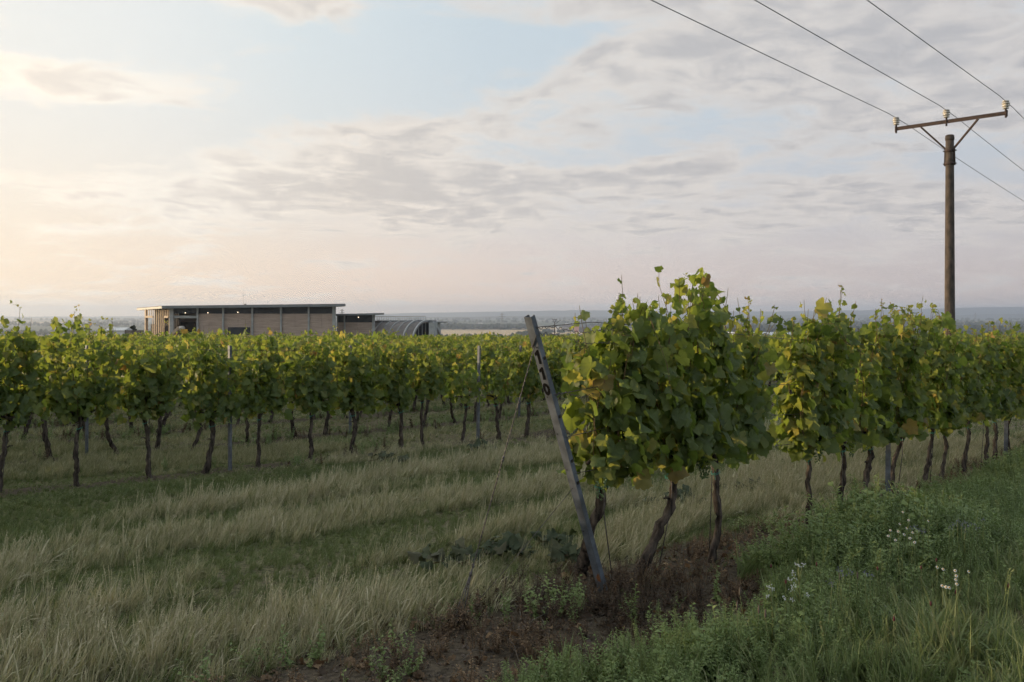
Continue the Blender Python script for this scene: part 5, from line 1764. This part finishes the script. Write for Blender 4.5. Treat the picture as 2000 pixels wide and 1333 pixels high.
tag(scatter('soil_clods', np.stack([x, y, ground(x, y) + 0.002], 1), rngG.uniform(0, 6.28, (n, 3)) * (0.2, 0.2, 1), 0.004 + 0.018 * rngG.random(n) ** 3, rngG.integers(0, 4, n), rngG.random(n), cl_), 'crumbs and clods of dark soil round the end post', kind='stuff')

# withered leaves lying on the strip
n0 = 1500
s, w, x, y = sample(n0, -3.2, 12, -0.9, 0.7, rngG)
k = in_view(x, y) & (soil_strip(s, w) > 0.1)
s, w, x, y = s[k], w[k], x[k], y[k]; n = len(s)
lit = []
for i in range(5):
    v2 = LT[i][0].copy(); v2[:, 2] += 0.5 * np.abs(v2[:, 0]) + 0.2 * v2[:, 1] ** 2; v2[:, 0] *= 0.7
    lit.append(mk('dead_leaf', v2, tris=LT[i][1], mats=[MAT['weed_dead']], link=False))
tag(scatter('leaf_litter', np.stack([x, y, ground(x, y) + 0.012], 1), np.stack([rngG.normal(0, 0.5, n), rngG.normal(0, 0.5, n), rngG.uniform(0, 6.28, n)], 1), rngG.uniform(0.02, 0.06, n), rngG.integers(0, 5, n), rngG.uniform(0.1, 0.9, n), lit), 'brown leaf litter on the bare strip under the right-hand row', kind='stuff')


def head_at(px, py, h):
    """ground point of a plant of height h whose head shows at a photo pixel"""
    y_ = 5.0
    for _ in range(80):
        y_ = 0.6 * y_ + 0.4 * (float(drop(y_)) - h) / ((py - HY) / F)
    return (px - 1000) / F * y_, y_


def stem_pts(rng, h, lean=0.04):
    k = 5; u = np.linspace(0, 1, k); dx, dy = rng.normal(0, lean, 2)
    return np.stack([-dx * (1 - u) ** 2, -dy * (1 - u) ** 2, u * h], 1)


def place_plant(name, px, py, h, label, cat, group):
    x_, y_ = head_at(px, py, h)
    o = empty(name, (x_, y_, float(ground(x_, y_))))
    return tag(o, label, cat, group)


rf_ = np.random.default_rng(5)
# white buckwheat: one tall branching plant and a small one
for nm, heads, hh, lab in (('tall', [(1556, 1101), (1567, 1104), (1549, 1115), (1541, 1131), (1553, 1128), (1546, 1150), (1551, 1146), (1531, 1168), (1549, 1172), (1575, 1160)], 0.46, 'tall white-flowered plant with clustered blossoms in front of the right-hand vines'),
                           ('low', [(1502, 1145), (1507, 1152), (1498, 1165)], 0.36, 'small white-flowered plant left of the tall white-flowered one')):
    bx, by = head_at(heads[0][0] + 3, heads[0][1], hh)
    bz = float(ground(bx, by))
    o = tag(empty('white_flower_plant', (bx, by, bz)), lab, 'flower')
    main = np.array([(0.01, 0, 0), (0.012, 0, hh * 0.5), (0, 0, hh)])
    MB().tube(main, [0.005, 0.004, 0.002], 5).build('stem', MAT['green_stem'], o, True)
    for (hx, hy) in heads:
        yy = by + rf_.normal(0, 0.05)
        hp = Vector(((hx - 1000) / F * yy - bx, yy - by, EYE - (hy - HY) / F * yy - bz))
        att = Vector((0.005, 0, max(hp.z - 0.10, 0.05)))
        MB().tube([att, att.lerp(hp, 0.5) + Vector((0, 0, 0.0)), hp], 0.0016, 4).build('stalk', MAT['green_stem'], o, True)
        fb = MB()
        for q in range(8):
            c = hp + Vector(rf_.normal(0, 0.0065, 3))
            a0 = rf_.uniform(0, 6.28)
            for k in range(5):
                a = a0 + k * 1.2566; d = Vector((math.cos(a), -0.3, math.sin(a))) * 0.0034; sd = Vector((-math.sin(a), 0, math.cos(a))) * 0.0014
                fb.add([c, c + d * 0.6 + sd, c + d, c + d * 0.6 - sd], quads=[[0, 1, 2, 3]])
        fb.build('flower_head', MAT['petal_white'], o)
    for q in range(7):
        z = hh * (0.2 + 0.1 * q); a = rf_.uniform(0, 6.28); L_ = 0.045
        d = Vector((math.cos(a), math.sin(a), 0.2)); sd = Vector((-math.sin(a), math.cos(a), 0)) * 0.018
        p = Vector((0.01, 0, z))
        MB().add([p, p + d * L_ * 0.45 + sd, p + d * L_ - Vector((0, 0, 0.012)), p + d * L_ * 0.45 - sd, p + d * L_ * 0.45 + Vector((0, 0, 0.003))], tris=[[0, 1, 4], [1, 2, 4], [2, 3, 4], [3, 0, 4]]).build('leaf', MAT['weed_green'], o)

CHAM = [(1756, 1026), (1764, 1008), (1771, 1032), (1774, 1022), (1783, 1042), (1740, 1036), (1733, 1052), (1754, 1039), (1777, 1056), (1786, 1064), (1766, 1048), (1748, 1060), (1864, 1114), (1866, 1126), (1868, 1137), (1871, 1146), (1848, 1152), (1854, 1153), (1840, 1150), (1892, 1117), (1830, 1106), (1842, 1110), (1815, 1024)]
CHAM.sort(key=lambda q: (q[0] > 1805, q[0]))
n_up = sum(q[0] <= 1805 for q in CHAM)
for i, (px, py) in enumerate(CHAM):
    first = i < n_up
    o = place_plant('daisy', px + rf_.normal(0, 1), py, 0.42, ORD[i if first else i - n_up] + ' small white daisy from the left in the ' + ('upper left' if first else 'lower right') + ' daisy patch of the verge', 'flower', ('upper' if first else 'lower') + ' daisy patch')
    h = 0.42
    MB().tube(stem_pts(rf_, h), 0.0013, 4).build('stem', MAT['green_stem'], o, True)
    pb = MB(); tl = Vector((rf_.normal(0, 0.3), -0.75, 0.7)).normalized(); e1_ = tl.cross(Vector((1, 0, 0))).normalized(); e2_ = tl.cross(e1_)
    c = Vector((0, 0, h))
    for k in range(11):
        a = k * 6.283 / 11; d = e1_ * math.cos(a) + e2_ * math.sin(a); sd = e1_ * -math.sin(a) + e2_ * math.cos(a)
        pb.add([c + d * 0.003, c + d * 0.006 + sd * 0.0016 - tl * 0.001, c + d * 0.0085 - tl * 0.002, c + d * 0.006 - sd * 0.0016 - tl * 0.001], quads=[[0, 1, 2, 3]])
    pb.build('petals', MAT['petal_white'], o)
    ob = MB().lathe([(0.0036, 0), (0.0034, 0.002), (0.0018, 0.0036), (0.0004, 0.004)], (0, 0, 0), 8).build('disc', MAT['flower_disc'], o, True)
    ob.matrix_local = Matrix.Translation(c) @ tl.to_track_quat('Z', 'Y').to_matrix().to_4x4()
VIO = [(1779, 1034), (1787, 1032), (1795, 1036), (1803, 1040), (1862, 1031), (1870, 1026), (1878, 1030), (1886, 1027), (1893, 1033), (1900, 1030), (1908, 1036), (1855, 1035), (1884, 1038), (1638, 1117), (1645, 1124), (1660, 1118), (1690, 1122), (1625, 1150), (1700, 1124), (1920, 1024)]
VIO.sort()
n_lo = sum(q[0] < 1720 for q in VIO)
for i, (px, py) in enumerate(VIO):
    gp = 'lower' if px < 1720 else 'upper'
    o = place_plant('violet_flower', px, py, 0.40, ORD[i if gp == 'lower' else i - n_lo] + ' pale violet flower head from the left in the ' + gp + ' violet patch', 'flower', gp + ' violet patch')
    MB().tube(stem_pts(rf_, 0.40), 0.0016, 4).build('stem', MAT['green_stem'], o, True)
    fb = MB()
    for q in range(11):
        c = Vector((0, 0, 0.40)) + Vector(rf_.normal(0, 1, 3)) * 0.008
        a = rf_.uniform(0, 6.28); d = Vector((math.cos(a), -0.4, math.sin(a) + 0.3)) * 0.0055; sd = Vector((-math.sin(a), 0, math.cos(a))) * 0.0024
        fb.add([c, c + d * 0.6 + sd, c + d, c + d * 0.6 - sd], quads=[[0, 1, 2, 3]])
    fb.build('flower_head', MAT['petal_violet'], o)
RED = [(1535, 1145), (1714, 1112), (1799, 1110), (1829, 1096), (1970, 1140), (1867, 1153), (1818, 1182), (1506, 1106), (1595, 1105), (1746, 1213)]
RED.sort()
for i, (px, py) in enumerate(RED):
    o = place_plant('red_clover', px, py, 0.34, ORD[i] + ' dark red clover head from the left in the right verge', 'flower', 'red clover heads')
    MB().tube(stem_pts(rf_, 0.33), 0.0014, 4).build('stem', MAT['green_stem'], o, True)
    MB().lathe([(0.002, 0), (0.0045, 0.004), (0.005, 0.010), (0.0038, 0.018), (0.001, 0.022)], (0, 0, 0.322), 9).build('flower_head', MAT['clover_red'], o, True)
SEED = [(1445, 1160), (1440, 1185), (1482, 1192), (1495, 1200), (1640, 1125), (1675, 1121)]
SEED.sort()
for i, (px, py) in enumerate(SEED):
    o = place_plant('seed_stalk', px, py, 0.36, ORD[i] + ' brown seed head on a stalk from the left in the verge grass', 'seed head', 'brown seed heads')
    P = stem_pts(rf_, 0.34, 0.08); MB().tube(P, 0.0013, 4).build('stem', MAT['green_stem'], o, True)
    MB().lathe([(0.001, 0), (0.0042, 0.006), (0.0048, 0.018), (0.003, 0.034), (0.001, 0.04)], (0, 0, 0.33), 8).build('seed_head', MAT['seed_head'], o, True)

# trimmed vine shoots lying in the grass
CUT = [(878, 1124, 22, 0.17, 'heap of wilted cut vine leaves in the grass left of the guy cable'), (1000, 1094, 24, 0.19, 'heap of wilted cut vine leaves between guy cable and end post'), (1082, 1076, 12, 0.12, 'small dark heap of cut vine leaves just left of the end post'), (1110, 1112, 10, 0.10, 'few wilted vine leaves at the foot of the first vine'), (1335, 990, 26, 0.26, 'heap of wilted cut vine leaves behind the second and third vine'), (1455, 968, 12, 0.2, 'small heap of cut vine leaves in the grass below the gap between vines'), (756, 908, 18, 0.24, 'heap of cut vine leaves beside the front left row'), (938, 888, 10, 0.18, 'few pale cut leaves in the grass near the post left of the guy cable')]
for px, py, nl, sp, lab in CUT:
    x_, y_ = px_ground(px, py); z_ = float(ground(x_, y_))
    o = tag(empty('cut_vine_shoots', (x_, y_, z_)), lab, 'cut leaves')
    for q in range(nl):
        l = bpy.data.objects.new('leaf', WILT[q % len(WILT)])
        a = rf_.uniform(0, 6.28); r = sp * math.sqrt(rf_.uniform(0, 1))
        nr = Vector((rf_.normal(0, 0.6), rf_.normal(-0.4, 0.6), 1)); tp = Vector(rf_.normal(0, 1, 3))
        M_ = frames(np.array([nr]), np.array([tp]))[0] * rf_.uniform(0.08, 0.13)
        p = (r * math.cos(a) * 1.3, r * math.sin(a), 0.11 + 0.10 * rf_.random() * (1 - r / sp))
        l.parent = o
        l.matrix_local = Matrix([[*M_[i], p[i]] for i in range(3)] + [[0, 0, 0, 1]])
        col.objects.link(l)
    MB().tube([(-sp * 1.2, 0.02, 0.05), (-sp * 0.3, -0.03, 0.10), (sp * 0.4, 0.02, 0.11), (sp * 1.2, 0.0, 0.06)], [0.004, 0.004, 0.003, 0.002], 5).build('cane', MAT['shoot_bark'], o, True)
# bare twigs on the soil
for i, pts in enumerate(([(1015, 1200), (1018, 1238), (1005, 1255), (985, 1268)], [(985, 1262), (1050, 1230), (1082, 1205)], [(900, 1300), (925, 1290), (965, 1288)], [(990, 1262), (1003, 1285), (1015, 1305)], [(1052, 1215), (1062, 1240), (1045, 1262)])):
    P = []
    for j, (px, py) in enumerate(pts):
        x_, y_ = px_ground(px, py); P.append((x_, y_, float(ground(x_, y_)) + 0.015 + 0.03 * (j % 2)))
    ob = MB().tube(P, np.linspace(0.0035, 0.002, len(P)), 5).build('dry_twig', MAT['seed_head'], None, True)
    tag(ob, ['dry forked twig standing on the bare soil below the end post', 'long dry twig lying across the bare soil toward the post', 'pale dry grass stalk arching over the soil at the bottom', 'thin dry twig pointing down toward the bottom edge', 'short dry twig right of the forked twig'][i], 'twig')
